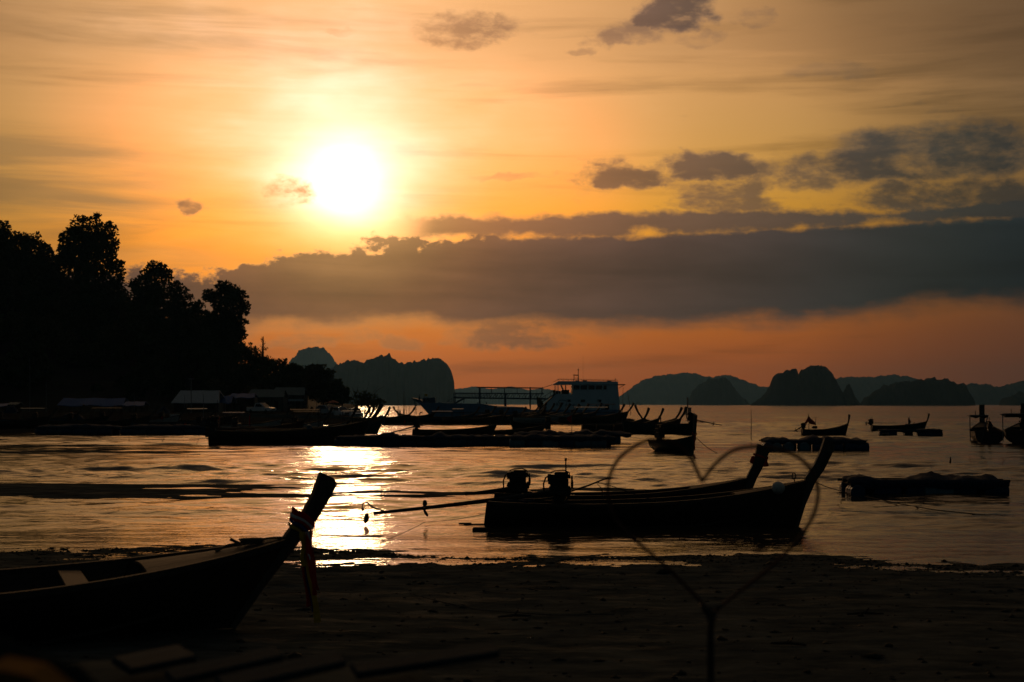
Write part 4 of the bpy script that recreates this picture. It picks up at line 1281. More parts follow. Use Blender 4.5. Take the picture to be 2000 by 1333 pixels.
# the long boat off the left shore and those behind it
far_boat('longest dark longtail boat in the bay, lying before the shore boats on the left', 568, 867, 3, 12.2, 1.3, B=2.3, D=.95, rise=.85, rake=.9, stem=(1.25, .8, .30, .32, .18), hull='wood', draft=.2, roof=(.50, .68, 2.55, 'wood_worn'), benches=4, engine=dict(t=.02, z=.4, size=.8, shaft=2.0, droop=-.1, tiller=1.5, hoses=False))
for i, (px, Y, L_, yw, lab, hl, rf) in enumerate((
        (572, 122, 9.5, 8, 'first curved stem', 'hull_white', None), (604, 128, 9.5, 7, 'second curved stem', 'hull_white', (.35, .6, 2.3, 'wood_worn')), (624, 134, 9.0, 9, 'third curved stem', 'hull_blue', None),
        (660, 142, 9.0, 5, 'awning frame and hull hidden', 'hull_green', (.55, .8, 2.3, 'tarp_white')), (500, 132, 9.0, 6, 'low red pennant pole', 'hull_brown', None), (545, 139, 9.0, 4, 'upright grey stem', 'hull_white', None), (470, 150, 9.0, 10, 'shabby white topsides', 'hull_white', (.3, .55, 2.1, 'tarp_blue')))):
    p = Vector((xat(px, Y), Y, 0)); far = lab
    longtail({0: 'white longtail boat with a pale curved stem, second behind the longest boat bow', 1: 'white longtail boat under a worn plank roof behind the longest boat', 2: 'blue longtail boat with the last curved stem before the open water', 3: 'green longtail boat with a white awning, hidden behind the curved stems',
              4: 'brown longtail boat beside the tall red cloth banner', 5: 'white longtail boat whose upright grey stem stands below the parked pickup', 6: 'white longtail boat with a blue awning behind the stern of the longest boat'}[i],
             (p.x, p.y, float(max(0, land_z(np.array(float(px)), np.array(float(Y)))))), R(yw), L=L_, B=1.7, D=.8, rise=.7, rake=.6, stem=(1.25, .7, .22, .24, .14), hull=hl, roof=rf, benches=2, stemm='wood_worn' if i < 3 else 'stem',
             engine=dict(t=.03, z=.35, size=.6, shaft=1.6, droop=-.05, tiller=.9, hoses=False) if i > 2 else None)
# row in front of the ferry
rowlab = ['longtail boat first on the left of the row drawn up before the ferry', 'longtail boat under the ferry stair with a pale tin roof', 'longtail boat below the ferry lettering, short dark stem', 'longtail boat second of the close pair under the ferry lettering', 'white-stemmed longtail boat just right of the small red pennant pole', 'pale longtail boat with a sharply curved stem below the first ferry porthole', 'longtail boat below the middle ferry porthole', 'longtail boat below the ferry side door', 'longtail boat under a tattered awning at the ferry stern', 'longtail boat behind the tattered awning at the ferry stern']
for i, (px, Y, L_, yw, hl, sm, rf) in enumerate(((990, 232, 9.5, 12, 'wood', 'stem', None), (1003, 228, 9.0, 8, 'hull_green', 'stem', (.2, .5, 2.2, 'tarp_white')), (1018, 224, 9.0, 9, 'wood', 'stem', None), (1032, 220, 9.0, 10, 'hull_brown', 'stem', None),
        (1042, 214, 9.5, 8, 'hull_white', 'wood_worn', None), (1062, 211, 9.0, 6, 'hull_white', 'wood_worn', None), (1084, 213, 8.5, 6, 'wood', 'stem', None), (1112, 218, 8.5, 10, 'hull_blue', 'stem', None), (1150, 211, 9.0, 5, 'wood', 'wood_worn', (.25, .8, 2.35, 'tarp_white')), (1172, 222, 9.0, 8, 'wood', 'stem', (.3, .75, 2.6, 'net')))):
    p = land_at(px, Y)
    longtail(rowlab[i], (p.x, p.y, max(0, p.z)), R(yw), L=L_, B=1.8, D=.85, rise=.7, rake=.5, stem=(1.3, .85, .28, .32, .17), hull=hl, stemm=sm, roof=rf, benches=2, engine=dict(t=.03, z=.35, size=.65, shaft=1.8, droop=.0, tiller=.9, hoses=False) if i % 2 else None)
# left part of the spit
splab = ['longtail boat drawn up at the foot of the lone mangrove tree', 'longtail boat on the spit below the people standing in line', 'longtail boat on the spit under the ferry bow ramp', 'longtail boat with a blue sheet over it beneath the ferry hull', 'longtail boat with a pale cabin top beneath the ferry hull', 'longtail boat below the left end of the ferry walkway', 'longtail boat below the middle of the ferry walkway', 'longtail boat left of the ferry stair, stem level with the hull']
for i, (px, Y, L_, yw, hl, rf) in enumerate(((745, 210, 8.5, 5, 'wood', None), (790, 214, 9, 4, 'wood', None), (835, 217, 9, 186, 'hull_green', None), (872, 212, 8.5, 5, 'hull_blue', (.25, .6, 1.6, 'tarp_blue')), (905, 216, 8.5, 8, 'wood', (.3, .5, 1.9, 'tarp_white')), (925, 208, 9.0, 9, 'hull_brown', None), (960, 212, 9.0, 6, 'hull_green', None), (1000, 216, 9.0, 8, 'hull_green', None))):
    p = land_at(px, Y)
    longtail(splab[i], (p.x, p.y, max(0, p.z)), R(yw), L=L_, B=1.7, D=.7, rise=.6, rake=.5, stem=(1.0, .7, .26, .3, .16), hull=hl, roof=rf, benches=2)
# cluster right of the ferry
cl = [('longtail boat whose stem leans leftward, farthest of the cluster right of the ferry', 1303, 152, 186, 5.6, (1.35, .7, .2, .23, .13), 'wood'), ('longtail boat with the leftmost forward stem of the cluster right of the ferry', 1198, 146, 6, 6.5, (1.05, .45, .24, .27, .14), 'wood'),
      ('longtail boat with a hooked cloth on its stem, in the cluster right of the ferry', 1226, 145, 7, 6.5, (1.0, .45, .22, .25, .13), 'wood'), ('longtail boat with the left one of two close stems, cluster right of the ferry', 1256, 146, 9, 7.0, (1.1, .6, .22, .25, .13), 'hull_brown'),
      ('longtail boat with the right one of two close stems, cluster right of the ferry', 1264, 144, 9, 7.0, (1.15, .6, .23, .26, .13), 'hull_brown')]
for lab, px, Y, yw, L_, st, hl in cl:
    longtail(lab, (xat(px, Y), Y, 0), R(yw), L=L_, B=1.6, D=.85, rise=.75, rake=.45, stem=st, hull=hl, benches=2, ribbon=('cloth_dark',) if 'hooked' in lab else None)
longtail('broad dark longtail boat nearest in the cluster right of the ferry, tail shaft raised', (xat(1284, 141), 141, 0), R(181), L=7.0, B=1.9, D=1.05, rise=.35, rake=.2, stem=(.2, .05, .18, .2, .12), hull='hull_green', draft=.2,
         engine=dict(t=.03, z=.42, size=.75, shaft=2.9, droop=.2, tiller=0, hoses=False))
# dark boats along the left beach
for i, (px, Y, L_, yw, hl, rf) in enumerate(((20, 158, 9, 4, 'wood', None), (75, 163, 9, 6, 'hull_blue', (.3, .6, 2.0, 'tarp_teal')), (140, 160, 8.5, 3, 'hull_green', None), (215, 158, 9, 8, 'wood', (.3, .65, 2.2, 'wood_worn')), (275, 161, 9, 5, 'hull_white', None), (335, 157, 8.5, 4, 'hull_blue', None), (390, 164, 9, 7, 'wood', (.35, .6, 2.0, 'tarp_white')))):
    p = land_at(px, Y)
    lab = ['longtail boat first on the left along the dark shore', 'longtail boat with a teal awning on the dark left shore', 'dark green longtail boat lying below the left end of the blue tarpaulin roof', 'longtail boat with a plank roof below the blue tarpaulin', 'whitish longtail boat below the right end of the blue tarpaulin roof', 'blue longtail boat on the shore below the floodlight mast', 'longtail boat with a white awning right of the floodlight mast'][i]
    longtail(lab, (p.x, p.y, max(0, p.z)), R(yw), L=L_, B=1.7, D=.75, rise=.65, rake=.5, stem=(1.05, .7, .24, .28, .15), hull=hl, roof=rf, benches=2, engine=dict(t=.03, z=.35, size=.6, shaft=1.6, droop=.0, tiller=.9, hoses=False))


# ------------------------------------------------------------------ rafts of drums with nets on them
def heap(w, d, prof, seed=0, amp=.10):
    """a lumpy heap of netting: prof gives its height along x"""
    xs_ = np.linspace(-w / 2, w / 2, int(max(24, w * 12))); ys_ = np.linspace(-d / 2, d / 2, 9)
    def fz(x, y):
        hgt = np.interp((x + w / 2) / w, [p[0] for p in prof], [p[1] for p in prof])
        e = np.clip(1 - np.abs(y / (d / 2)) ** 3, 0, 1)
        return np.maximum((hgt + fbm(x * 2.2 + seed * 9, y * 2.2, 4) * amp * 2) * e ** .6, 0) + .0
    return grid('net', xs_, ys_, fz, 'net', False)


def raft(label, c, yaw, w, d, drums, prof, hz=.5, seed=0, group='net rafts on drums', posts=0, dr=.28, pale=(), frames=True, netlabel=None):
    """drums: list of (x along, y across, length, turned)"""
    t0 = thing('raft', label, 'raft', c, R(yaw), group)
    g = random.Random(seed)
    for i, (x, y, l, turned) in enumerate(drums):
        b = MB()
        prof_ = [(0, dr * .8), (.02, dr * .95), (.05, dr), (l * .30, dr), (l * .32, dr * 1.05), (l * .36, dr * 1.05), (l * .38, dr), (l * .62, dr), (l * .64, dr * 1.05), (l * .68, dr * 1.05), (l * .70, dr), (l - .05, dr), (l - .02, dr * .95), (l, dr * .8)]
        b.lathe((0, 0, 0), (1, 0, 0), [(q - l / 2, r_) for q, r_ in prof_], 12)
        o = b.build('drum', 'drum_pale' if i in pale else 'drum', t0)
        o.location = (x, y, dr * .55 + g.uniform(-.03, .03)); o.rotation_euler = (g.uniform(0, 3), 0, R(90) if turned else g.uniform(-.06, .06))
    if frames:
        for y in (-d / 2 + .12, 0, d / 2 - .12):
            b = MB(); n = max(3, int(w))
            b.tube([(-w / 2 + w * i / n, y, dr * 1.6 + .06 + g.uniform(-.02, .02)) for i in range(n + 1)], .05, 6); b.build('long_pole', 'wood_worn', t0)
        for i in range(max(3, int(w / 1.3))):
            x = -w / 2 + .15 + (w - .3) * i / (max(3, int(w / 1.3)) - 1)
            b = MB(); b.tube([(x, -d / 2, dr * 1.6 - .02), (x + g.uniform(-.05, .05), d / 2, dr * 1.6 - .02)], .045, 6); b.build('cross_pole', 'wood_worn', t0)
    nt = put('net_heap', heap(w * .98, d * .92, prof, seed), None, None)
    nt.location = Vector(c) + Vector((0, 0, dr * 1.6 + .05)); nt.rotation_euler = (0, 0, R(yaw))
    tag(nt, netlabel or ('heap of blue netting piled on the ' + label), 'net', 'net heaps on the rafts')
    # skirt of netting hanging over the front
    b = MB(); rg = []
    n = int(w * 5)
    for i in range(n + 1):
        x = -w / 2 * .97 + w * .97 * i / n
        lo_ = dr * 1.6 + .02 - (.10 + .16 * abs(float(vnoise(np.array(x * 1.7 + seed), np.array(2.2)))) * 2)
        rg.append([Vector((x, -d / 2 - .02, dr * 1.6 + .12)), Vector((x, -d / 2 - .08, dr * 1.6 + .04)), Vector((x, -d / 2 - .06 - .02 * (i % 2), lo_)), Vector((x, -d / 2 - .01, lo_))])
    b.loft(rg); b.build('net_skirt', 'net', t0)
    return t0


g5 = random.Random(8)
def drow(w, d, l=.9, gap=.12, turned_every=0, y=None):
    out = []; x = -w / 2 + l / 2; gap = .05
    while x < w / 2 - l / 2 + .05:
        out.append((x, -d / 2 + .30 + g5.uniform(-.06, .06), l, False)); x += l + gap + (g5.random() < .12) * .18
    x = -w / 2 + l * .9
    while x < w / 2 - l / 2:
        out.append((x, d / 2 - .35, l, False)); x += l + .04
    return out


c = gw(1811, 968)
raft('large net raft floating on blue drums nearest on the right', (c.x, c.y + .5, 0), 0, 5.35, 1.6, [(-2.38, -.55, .88, True), (-1.35, -.5, .9, False), (-.3, -.52, .9, False), (.30, -.62, .95, False), (1.2, -.4, .8, False), (2.25, -.5, .80, False), (2.2, .4, .9, False), (-1.3, .4, .9, False), (-.4, .4, .9, False), (.5, .4, .9, False), (1.35, .4, .8, False), (-2.2, .4, .9, False)],
     [(0, .03), (.02, .12), (.11, .15), (.16, .07), (.22, .03), (.38, .03), (.47, .11), (.55, .22), (.62, .17), (.72, .14), (.80, .08), (.90, .11), (.95, .10), (1, .01)], seed=1, pale=(3,), dr=.25, netlabel='dark blue tarp and netting heaped on the large nearest raft')
c = gw(1592, 880)
raft('net raft behind the boat stems with four drum ends showing', (c.x, c.y + .8, 0), -2, 6.7, 2.4, [(-3.1, -1.0, 1.0, True), (-2.5, -1.0, 1.0, True), (-1.75, -1.0, 1.0, True), (-.75, -1.0, 1.0, True), (.3, -1.0, .9, False), (1.3, -1.0, .9, False), (2.3, -1.0, .9, False), (3.0, -1.0, .9, False), (-2.4, .9, .9, False), (-1.4, .9, .9, False), (-.4, .9, .9, False), (.6, .9, .9, False), (1.6, .9, .9, False), (2.6, .9, .9, False)],
     [(0, .1), (.06, .2), (.2, .12), (.42, .16), (.5, .36), (.58, .22), (.63, .34), (.72, .22), (.8, .26), (.9, .12), (.96, .2), (1, .03)], seed=2, pale=(1, 2, 3), dr=.34, netlabel='lumpy blue netting heaped on the raft behind the boat stems')
c = gw(1780, 852)
raft('low raft of separate floats under the boat with the man', (c.x, c.y + .6, 0), -1, 5.9, 1.6, [(-2.6, -.5, .8, False), (-1.75, -.5, .8, False), (1.0, -.5, .8, False), (1.8, -.5, .8, False), (2.55, -.5, .8, False), (0, .5, .8, False)], [(0, .04), (.1, .1), (.3, .05), (.6, .05), (.8, .1), (1, .04)], seed=3, dr=.30, netlabel='thin scraps of net lying on the low raft under the manned boat')
b = MB()
b.lathe((0, 0, 0), (0, 0, 1), [(-.3, .1), (-.2, .22), (.15, .24), (.2, .12)], 8)
o = b.build('float', 'black'); o.location = gw(1728, 853) + Vector((0, 0, .1)); tag(o, 'black float bobbing at the left corner of the low raft', 'float')
c = gw(836, 871)
raft('left section of the long raft line in mid-water', (c.x, c.y + .9, 0), 0, 13.6, 2.0, drow(13.6, 2.0, 1.15, .25), [(0, .06), (.05, .12), (.2, .16), (.3, .35), (.34, .1), (.52, .12), (.56, .34), (.62, .10), (.75, .14), (.9, .1), (1, .06)], seed=4, dr=.34, netlabel='ragged netting along the left section of the long raft line')
c = gw(1100, 873)
raft('front section of the long raft line with pale drums at its right', (c.x, c.y + .6, 0), 0, 7.6, 1.9, drow(7.6, 1.9, 1.1, .2), [(0, .1), (.2, .2), (.5, .14), (.8, .18), (1, .08)], seed=5, dr=.36, pale=(0, 2, 4, 5), netlabel='netting along the front section of the long raft line')
c = gw(1122, 868)
raft('back section of the long raft line reaching farthest right', (c.x, c.y + 3.4, 0), 0, 9.2, 2.2, drow(9.2, 2.2, 1.1, .2), [(0, .12), (.15, .2), (.32, .3), (.4, .14), (.55, .22), (.62, .42), (.68, .2), (.74, .38), (.82, .25), (.93, .16), (1, .05)], seed=6, dr=.38, netlabel='lumpy netting along the back section of the long raft line')
c = gw(330, 850)
raft('dark blue-edged raft along the left shore water line', (c.x, c.y + 1, .1), 0, 9.5, 2.0, drow(9.5, 2.0, 1.2, .2), [(0, .1), (.2, .3), (.5, .2), (.8, .3), (1, .1)], seed=7, dr=.36, netlabel='netting on the raft along the left shore water line')
c = gw(150, 850)
raft('dark raft farther left along the shore water line', (c.x, c.y + 1.5, .1), 0, 8.5, 2.0, drow(8.5, 2.0, 1.2, .2), [(0, .1), (.2, .2), (.5, .3), (.8, .2), (1, .1)], seed=8, dr=.36, netlabel='netting on the farther left shore raft')


# ------------------------------------------------------------------ poles, flags, beacon
def pole(label, px, py0, py1, Y, r=.03, m='wood', name='pole', lean=0.0, cat='pole', group=None):
    a, c_ = at(px, py0, Y), at(px + lean, py1, Y)
    b = MB(); b.tube([(0, 0, -.4), (0, 0, 0), (c_ - a) * .5 + Vector((.02, 0, 0)), c_ - a], [r, r, r * .8, r * .5], 5)
    o = b.build(name, m); o.location = a
    return tag(o, label, cat, group)


pole('tall thin pole standing alone in open water right of the beached boat cluster', 1467, 858, 800, 123, .035)
pole('short stub of a post in the calm water above the nearest raft', 1856, 903, 893, 73, .05, name='post', cat='post')
pole('leaning stick in the water left of the longest boat stern', 316, 864, 852, 112, .03, lean=6, name='stick', cat='stick')
pole('upright bent stick in the water below the blue tarpaulin', 252, 864, 848, 115, .03, lean=-1, name='stick', cat='stick')
pole('curved stick just off the stern of the longest boat', 384, 868, 850, 107, .02, lean=6, name='stick', cat='stick')
for i, (px, p0, p1, Y, ln, lab) in enumerate(((779, 808, 764, 255, -3, 'leaning net pole, first of those standing left of the ferry bow'), (788, 808, 764, 256, 0, 'tall upright net pole, second left of the ferry bow'), (794, 808, 766, 254, -4, 'tall net pole leaning, third left of the ferry bow'), (799, 806, 776, 257, 0, 'shorter net pole nearest to the ferry bow ramp'), (813, 806, 782, 256, 0, 'stout post under the ferry bow ramp'),
        (1216, 806, 757, 222, 1, 'upright thin pole at the ferry stern'), (1232, 806, 764, 222, -7, 'slanting thin pole at the ferry stern'))):
    pole(lab, px, p0, p1, Y, .045, lean=ln)
for i, (px, p0, p1, Y, lab) in enumerate(((58, 812, 700, 262, 'tall bare pole farthest left on the dark shore'), (90, 812, 745, 262, 'bare pole beside the left shore sheds'), (262, 800, 770, 250, 'thin pole at the right end of the blue tarpaulin'), (397, 812, 770, 160, 'thin mast in front of the white-roofed shed'), (360, 800, 772, 200, 'thin pole left of the white-roofed shed'))):
    pole(lab, px, p0, p1, Y, .05, 'steel_grey')
# red flag on a cane over the raft
p0 = at(1117, 862, 103)
t = thing('flag_pole', 'red pennant on a thin cane standing over the long raft line', 'flag', p0)
b = MB(); hgt = (862 - 811) / F * 103; b.tube([(0, 0, -1.0), (0, 0, hgt)], .022, 5); b.build('pole', 'wood', t)
def flag(par, z, w, h_, m='red', sgn=-1, name='flag', tri=True):
    b = MB(); rg = []
    for i in range(9):
        s_ = i / 8
        hh = h_ * (1 - .75 * s_) if tri else h_
        y = .06 * math.sin(s_ * 6) * s_
        dz = -.35 * h_ * s_
        rg.append([Vector((sgn * w * s_, y - .006, z + dz)), Vector((sgn * w * s_, y - .006, z + dz - hh)), Vector((sgn * w * s_, y + .006, z + dz - hh)), Vector((sgn * w * s_, y + .006, z + dz))])
    b.loft(rg); return b.build(name, m, par)
flag(t, hgt, .34, .62)
# flags on the right-hand boat
p0 = at(1580, 846, 138)
t = thing('flag_pole', 'short mast with two big red flags at the stern of a boat', 'flag', p0)
k = 138 / F
b = MB(); b.tube([(0, 0, 0), (0, 0, 38 * k)], [.04, .02], 5); b.tube([(0, 0, 36 * k), (-9 * k, 0, 8 * k)], .02, 4); b.build('pole', 'wood', t)
b = MB(); rg = []
for i in range(9):
    s_ = i / 8; x = 14 * k * s_; zt = (34 - 15 * s_ ** .8) * k; zb_ = (18 - 3 * s_) * k if s_ > 0.02 else 20 * k
    zb_ = min(zb_, zt - .05); y = .10 * math.sin(s_ * 7)
    rg.append([Vector((x, y - .01, zt)), Vector((x, y - .01, zb_)), Vector((x, y + .01, zb_)), Vector((x, y + .01, zt))])
b.loft(rg); b.build('flag', 'red', t)
b = MB(); rg = []
for i in range(9):
    s_ = i / 8; x = -9 * k * s_; zt = (32 - 14 * s_) * k; zb_ = (22 - 10 * s_) * k; y = .12 + .08 * math.sin(s_ * 7)
    rg.append([Vector((x, y - .01, zt)), Vector((x, y - .01, zb_)), Vector((x, y + .01, zb_)), Vector((x, y + .01, zt))])
b.loft(rg); b.build('flag', 'red', t)
p0 = at(1593, 838, 138)
t = thing('antenna_mast', 'thin mast with a crossbar beside the red flags', 'mast', p0)
b = MB(); b.tube([(0, 0, -.3), (0, 0, 22 * k)], .02, 5); b.tube([(-5 * k, 0, 22 * k), (4 * k, 0, 22 * k)], .015, 4); b.build('mast', 'iron', t)
b = MB(); b.box((-2 * k, 0, 3 * k), (9 * k, .5, 5 * k), bev=.03); b.build('box', 'iron', t)
# the red banner among the shore boats
p0 = at(489, 828, 132); t = thing('flag_pole', 'tall narrow red cloth banner among the shore boats', 'flag', p0)
k = 132 / F
b = MB(); b.tube([(0, 0, -.8), (0, 0, 21 * k)], .025, 5); b.build('pole', 'wood', t); flag(t, 21 * k, .13, .95, sgn=-1, tri=False)
for i, (px, py, Y, w, h_, lab) in enumerate(((415, 813, 155, .35, .75, 'dull red flag hanging among the boats below the white roof'), (430, 816, 155, .22, .4, 'small red flag right of the hanging dull one'), (792, 822, 200, .2, .35, 'tiny red buoy flag at the water edge below the standing people'), (365, 826, 150, .3, .4, 'small red cloth below the floodlight mast'), (318, 815, 160, .2, .3, 'tiny red rag on the left shore boats'))):
    p0 = at(px, py, Y); t = thing('flag_pole', lab, 'flag', p0)
    b = MB(); b.tube([(0, 0, -1.2), (0, 0, .1)], .02, 4); b.build('pole', 'wood', t); flag(t, .1, w, h_, tri=False)
# harbour beacon on piles
p0 = at(1343, 801, 420); k = 420 / F
t = thing('harbour_beacon', 'harbour beacon on four piles with a lantern mast', 'beacon', (p0.x, p0.y, -.2))
for x in (-5.5, -2, 2, 5.5):
    b = MB(); b.tube([(x * k, 0, -1), (x * k, 0, 13.5 * k)], .28, 6); b.build('pile', 'steel_grey', t)
b = MB(); b.box((0, 0, 14 * k), (13 * k, 2.5, 1.6 * k)); b.build('deck', 'steel_grey', t)
b = MB(); b.tube([(0, 0, 14.5 * k), (0, 0, 29 * k)], .2, 6); b.build('mast', 'steel_grey', t)
b = MB(); b.box((0, 0, 30 * k), (3.2 * k, .5, 3 * k), Matrix.Rotation(R(45), 3, 'Y')); b.lathe((0, 0, 31.5 * k), (0, 0, 1), [(0, .2), (.3, .25), (.6, .05)], 8); b.build('lantern', 'steel_grey', t)

# awning frames over the two right-hand boats
for lab, x0, x1, yt, yb, Y, posts in (('thin tube frame with a sagging rag over the stern-on boat', 1895, 1931, 812, 846, 85.5, (1895,)), ('thin tube awning over the boat cut by the right edge', 1959, 2015, 809, 846, 84.5, (1959,))):
    k = Y / F; p0 = at(x0, yb, Y); t = thing('awning', lab, 'awning', p0)
    b = MB(); b.tube([(0, 0, (yb - yt) * k), ((x1 - x0) * k, 0, (yb - yt) * k)], .035, 5); b.build('rail', 'steel_grey', t)
    b = MB(); b.tube([(0, 0, -.5), (0, 0, (yb - yt) * k)], .03, 5); b.build('post', 'steel_grey', t)
    b = MB(); b.tube([((x1 - x0) * k * .97, 1.2, -.5), ((x1 - x0) * k * .97, 0, (yb - yt) * k)], .03, 5); b.build('post', 'steel_grey', t)
    b = MB(); rg = []
    for i in range(13):
        s_ = i / 12; x = (x1 - x0) * k * (.08 + .84 * s_)
        dp = .04 + (.13 * abs(math.sin(s_ * 5.5)) if x1 < 1950 else .16)
        rg.append([Vector((x, -.25, (yb - yt) * k - .02)), Vector((x, .9, (yb - yt) * k - .01)), Vector((x, .9, (yb - yt) * k - .03)), Vector((x, 0, (yb - yt) * k - dp)), Vector((x, -.25, (yb - yt) * k - .05))])
    b.loft(rg); b.build('cover', 'net', t)
    b = MB()
    for q in (.3, .62): b.tube([((x1 - x0) * k * q, 0, (yb - yt) * k), ((x1 - x0) * k * q, 0, (yb - yt) * k + .28)], .02, 4)
    b.build('antenna', 'iron', t)


# ------------------------------------------------------------------ people
def person(label, loc, rz, pose, sc=1.0, top='cloth_dark', group=None):
    """pose: joint positions; the body is one skinned surface"""
    J = dict(pelvis=(0, 0, .95), chest=(0, 0, 1.28), neck=(0, 0, 1.46), head=(.02, 0, 1.60), crown=(.02, 0, 1.70),
             shl=(0, .19, 1.40), ell=(.02, .24, 1.12), hal=(.10, .22, .88), shr=(0, -.19, 1.40), elr=(.02, -.24, 1.12), har=(.10, -.22, .88),
             hil=(0, .10, .90), knl=(.03, .11, .50), fol=(0, .11, .06), tol=(.14, .12, .03), hir=(0, -.10, .90), knr=(.03, -.11, .50), for_=(0, -.11, .06), tor=(.14, -.12, .03))
    J.update(pose)
    names = list(J)
    E = [('pelvis', 'chest'), ('chest', 'neck'), ('neck', 'head'), ('head', 'crown'), ('chest', 'shl'), ('shl', 'ell'), ('ell', 'hal'), ('chest', 'shr'), ('shr', 'elr'), ('elr', 'har'), ('pelvis', 'hil'), ('hil', 'knl'), ('knl', 'fol'), ('fol', 'tol'), ('pelvis', 'hir'), ('hir', 'knr'), ('knr', 'for_'), ('for_', 'tor')]
    Rr = dict(pelvis=.14, chest=.15, neck=.055, head=.10, crown=.07, shl=.07, ell=.045, hal=.035, shr=.07, elr=.045, har=.035, hil=.095, knl=.06, fol=.045, tol=.035, hir=.095, knr=.06, for_=.045, tor=.035)
    me = bpy.data.meshes.new('person')
    me.from_pydata([Vector(J[n]) * sc for n in names], [(names.index(a), names.index(c_)) for a, c_ in E], [])
    o = bpy.data.objects.new('person', me); COL.objects.link(o)
    sk = o.modifiers.new('skin', 'SKIN'); sk.use_smooth_shade = True
    lay = me.skin_vertices[0] if len(me.skin_vertices) else None
    if lay is None:
        bpy.context.view_layer.objects.active = o
    if lay is not None:
        for i, n in enumerate(names):
            lay.data[i].radius = (Rr[n] * sc, Rr[n] * sc * (.8 if n in ('pelvis', 'chest') else 1)); lay.data[i].use_root = (n == 'pelvis')
    sb = o.modifiers.new('sub', 'SUBSURF'); sb.levels = 1; sb.render_levels = 1
    dg = bpy.context.evaluated_depsgraph_get()
    nm = bpy.data.meshes.new_from_object(o.evaluated_get(dg))
    bpy.data.objects.remove(o)
    nm.materials.clear(); nm.materials.append(M[top]); nm.materials.append(M['skin']); nm.materials.append(M['hair'])
    hd, cr = Vector(J['head']) * sc, Vector(J['crown']) * sc
    for p in nm.polygons:
        c_ = p.center
        if (c_ - hd).length < .15 * sc: p.material_index = 2 if (c_ - hd).z > .03 * sc or (c_ - hd).x < -.02 else 1
        elif min((c_ - Vector(J[n]) * sc).length for n in ('hal', 'har', 'ell', 'elr')) < .12 * sc: p.material_index = 1
    r = bpy.data.objects.new('person', nm); COL.objects.link(r)
    r.location = loc; r.rotation_euler = (0, 0, rz)
    return tag(r, label, 'person', group)


BEND = dict(chest=(.20, 0, 1.15), neck=(.34, 0, 1.20), head=(.46, 0, 1.20), crown=(.55, 0, 1.22), shl=(.26, .19, 1.20), shr=(.26, -.19, 1.20), ell=(.42, .22, 1.0), elr=(.46, -.22, 1.02), hal=(.56, .15, .80), har=(.60, -.15, .82))
BEND2 = dict(pelvis=(0, 0, .52), hil=(0, .1, .48), hir=(0, -.1, .48), knl=(.30, .13, .50), knr=(.30, -.13, .50), fol=(.12, .12, .06), for_=(.12, -.12, .06), tol=(.25, .12, .03), tor=(.25, -.12, .03), chest=(.03, 0, .88), neck=(.06, 0, 1.05), head=(.08, 0, 1.19), crown=(.09, 0, 1.30), shl=(.05, .19, 1.0), shr=(.05, -.19, 1.0), ell=(.30, .24, 1.0), elr=(.30, -.24, 1.02), hal=(.52, .2, .82), har=(.55, -.2, .80))
SIT = dict(pelvis=(0, 0, .45), hil=(0, .1, .42), hir=(0, -.1, .42), knl=(.40, .12, .45), knr=(.40, -.12, .45), fol=(.40, .12, .05), for_=(.40, -.12, .05), tol=(.52, .12, .03), tor=(.52, -.12, .03), chest=(-.02, 0, .80), neck=(.0, 0, .98), head=(.02, 0, 1.13), crown=(.03, 0, 1.24), shl=(0, .19, .94), shr=(0, -.19, .94), ell=(-.12, .24, .70), elr=(-.12, -.24, .70), hal=(.10, .2, .55), har=(.10, -.2, .55))
p = gw(955, 851); person('man crouching and reaching forward in the low open boat behind the long raft', (p.x, p.y, .02), 0, BEND2, .98)
p = gw(1776, 843); person('man sitting upright in the boat tied behind the low raft', (p.x, p.y, .32), R(180), SIT, 1.0)
p = gw(1787, 843); person('small hunched person in the bow of the boat behind the low raft', (p.x, p.y + .3, .25), R(20), SIT, .62)
for px, Y, lab, ps, r_ in ((777, 268, 'person standing on the spit, left of the pair, hand raised', dict(ell=(.12, .3, 1.35), hal=(.2, .25, 1.62)), 0), (781.5, 270, 'person standing in the middle of the line on the spit', {}, 30), (789, 268, 'person standing apart at the right of the line on the spit', {}, 180), (758, 270, 'person walking alone on the spit left of the line of people', dict(knl=(.18, .11, .52), fol=(.22, .11, .06), tol=(.36, .11, .03), for_=(-.28, -.11, .1), tor=(-.15, -.11, .03)), 0), (820, 262, 'person bending down under the ferry bow ramp', BEND, 0), (713, 262, 'person standing in the shallows right of the mangrove tree', {}, 90), (595, 262, 'person standing on the shore below the teal houses', {}, 90)):
    q = land_at(px, Y); person(lab, q, R(r_), ps, 1.0)


# ------------------------------------------------------------------ the landing-craft ferry
YF = 340.0
kF = YF / F
fx = lambda px: (px - 1040) * kF
fz = lambda py: 3 + (790 - py) * kF
ferry = thing('ferry', 'white and blue landing-craft car ferry moored behind the row of boats', 'ferry', ((1040 - 1000) * kF, YF, 0))
BW = 9.0                                             # beam
b = MB()
out = [(818, 785), (828, 788), (860, 787), (905, 788.5), (940, 789), (962, 792.5), (1010, 795), (1022, 795.5), (1036, 800.5), (1060, 800.5), (1208, 800.5), (1213, 806), (1211, 822), (850, 822), (838, 808)]
rgs = []
for y, s_ in ((-BW / 2, 0), (BW / 2, 0)): rgs.append([Vector((fx(x), y, fz(z))) for x, z in out])
b.loft(rgs); hull = b.build('hull', 'paint_blue', ferry)
b = MB(); b.box((fx(1020), -BW / 2 - .06, fz(806)), (fx(1205) - fx(850), .14, .25)); b.build('rubbing_strake', 'steel', hull)
b = MB(); b.prism([(fx(806), fz(777.5)), (fx(824), fz(781.5)), (fx(830), fz(790)), (fx(822), fz(789)), (fx(806), fz(780))], -BW * .42, BW * .42); b.build('bow_ramp', 'steel', ferry)
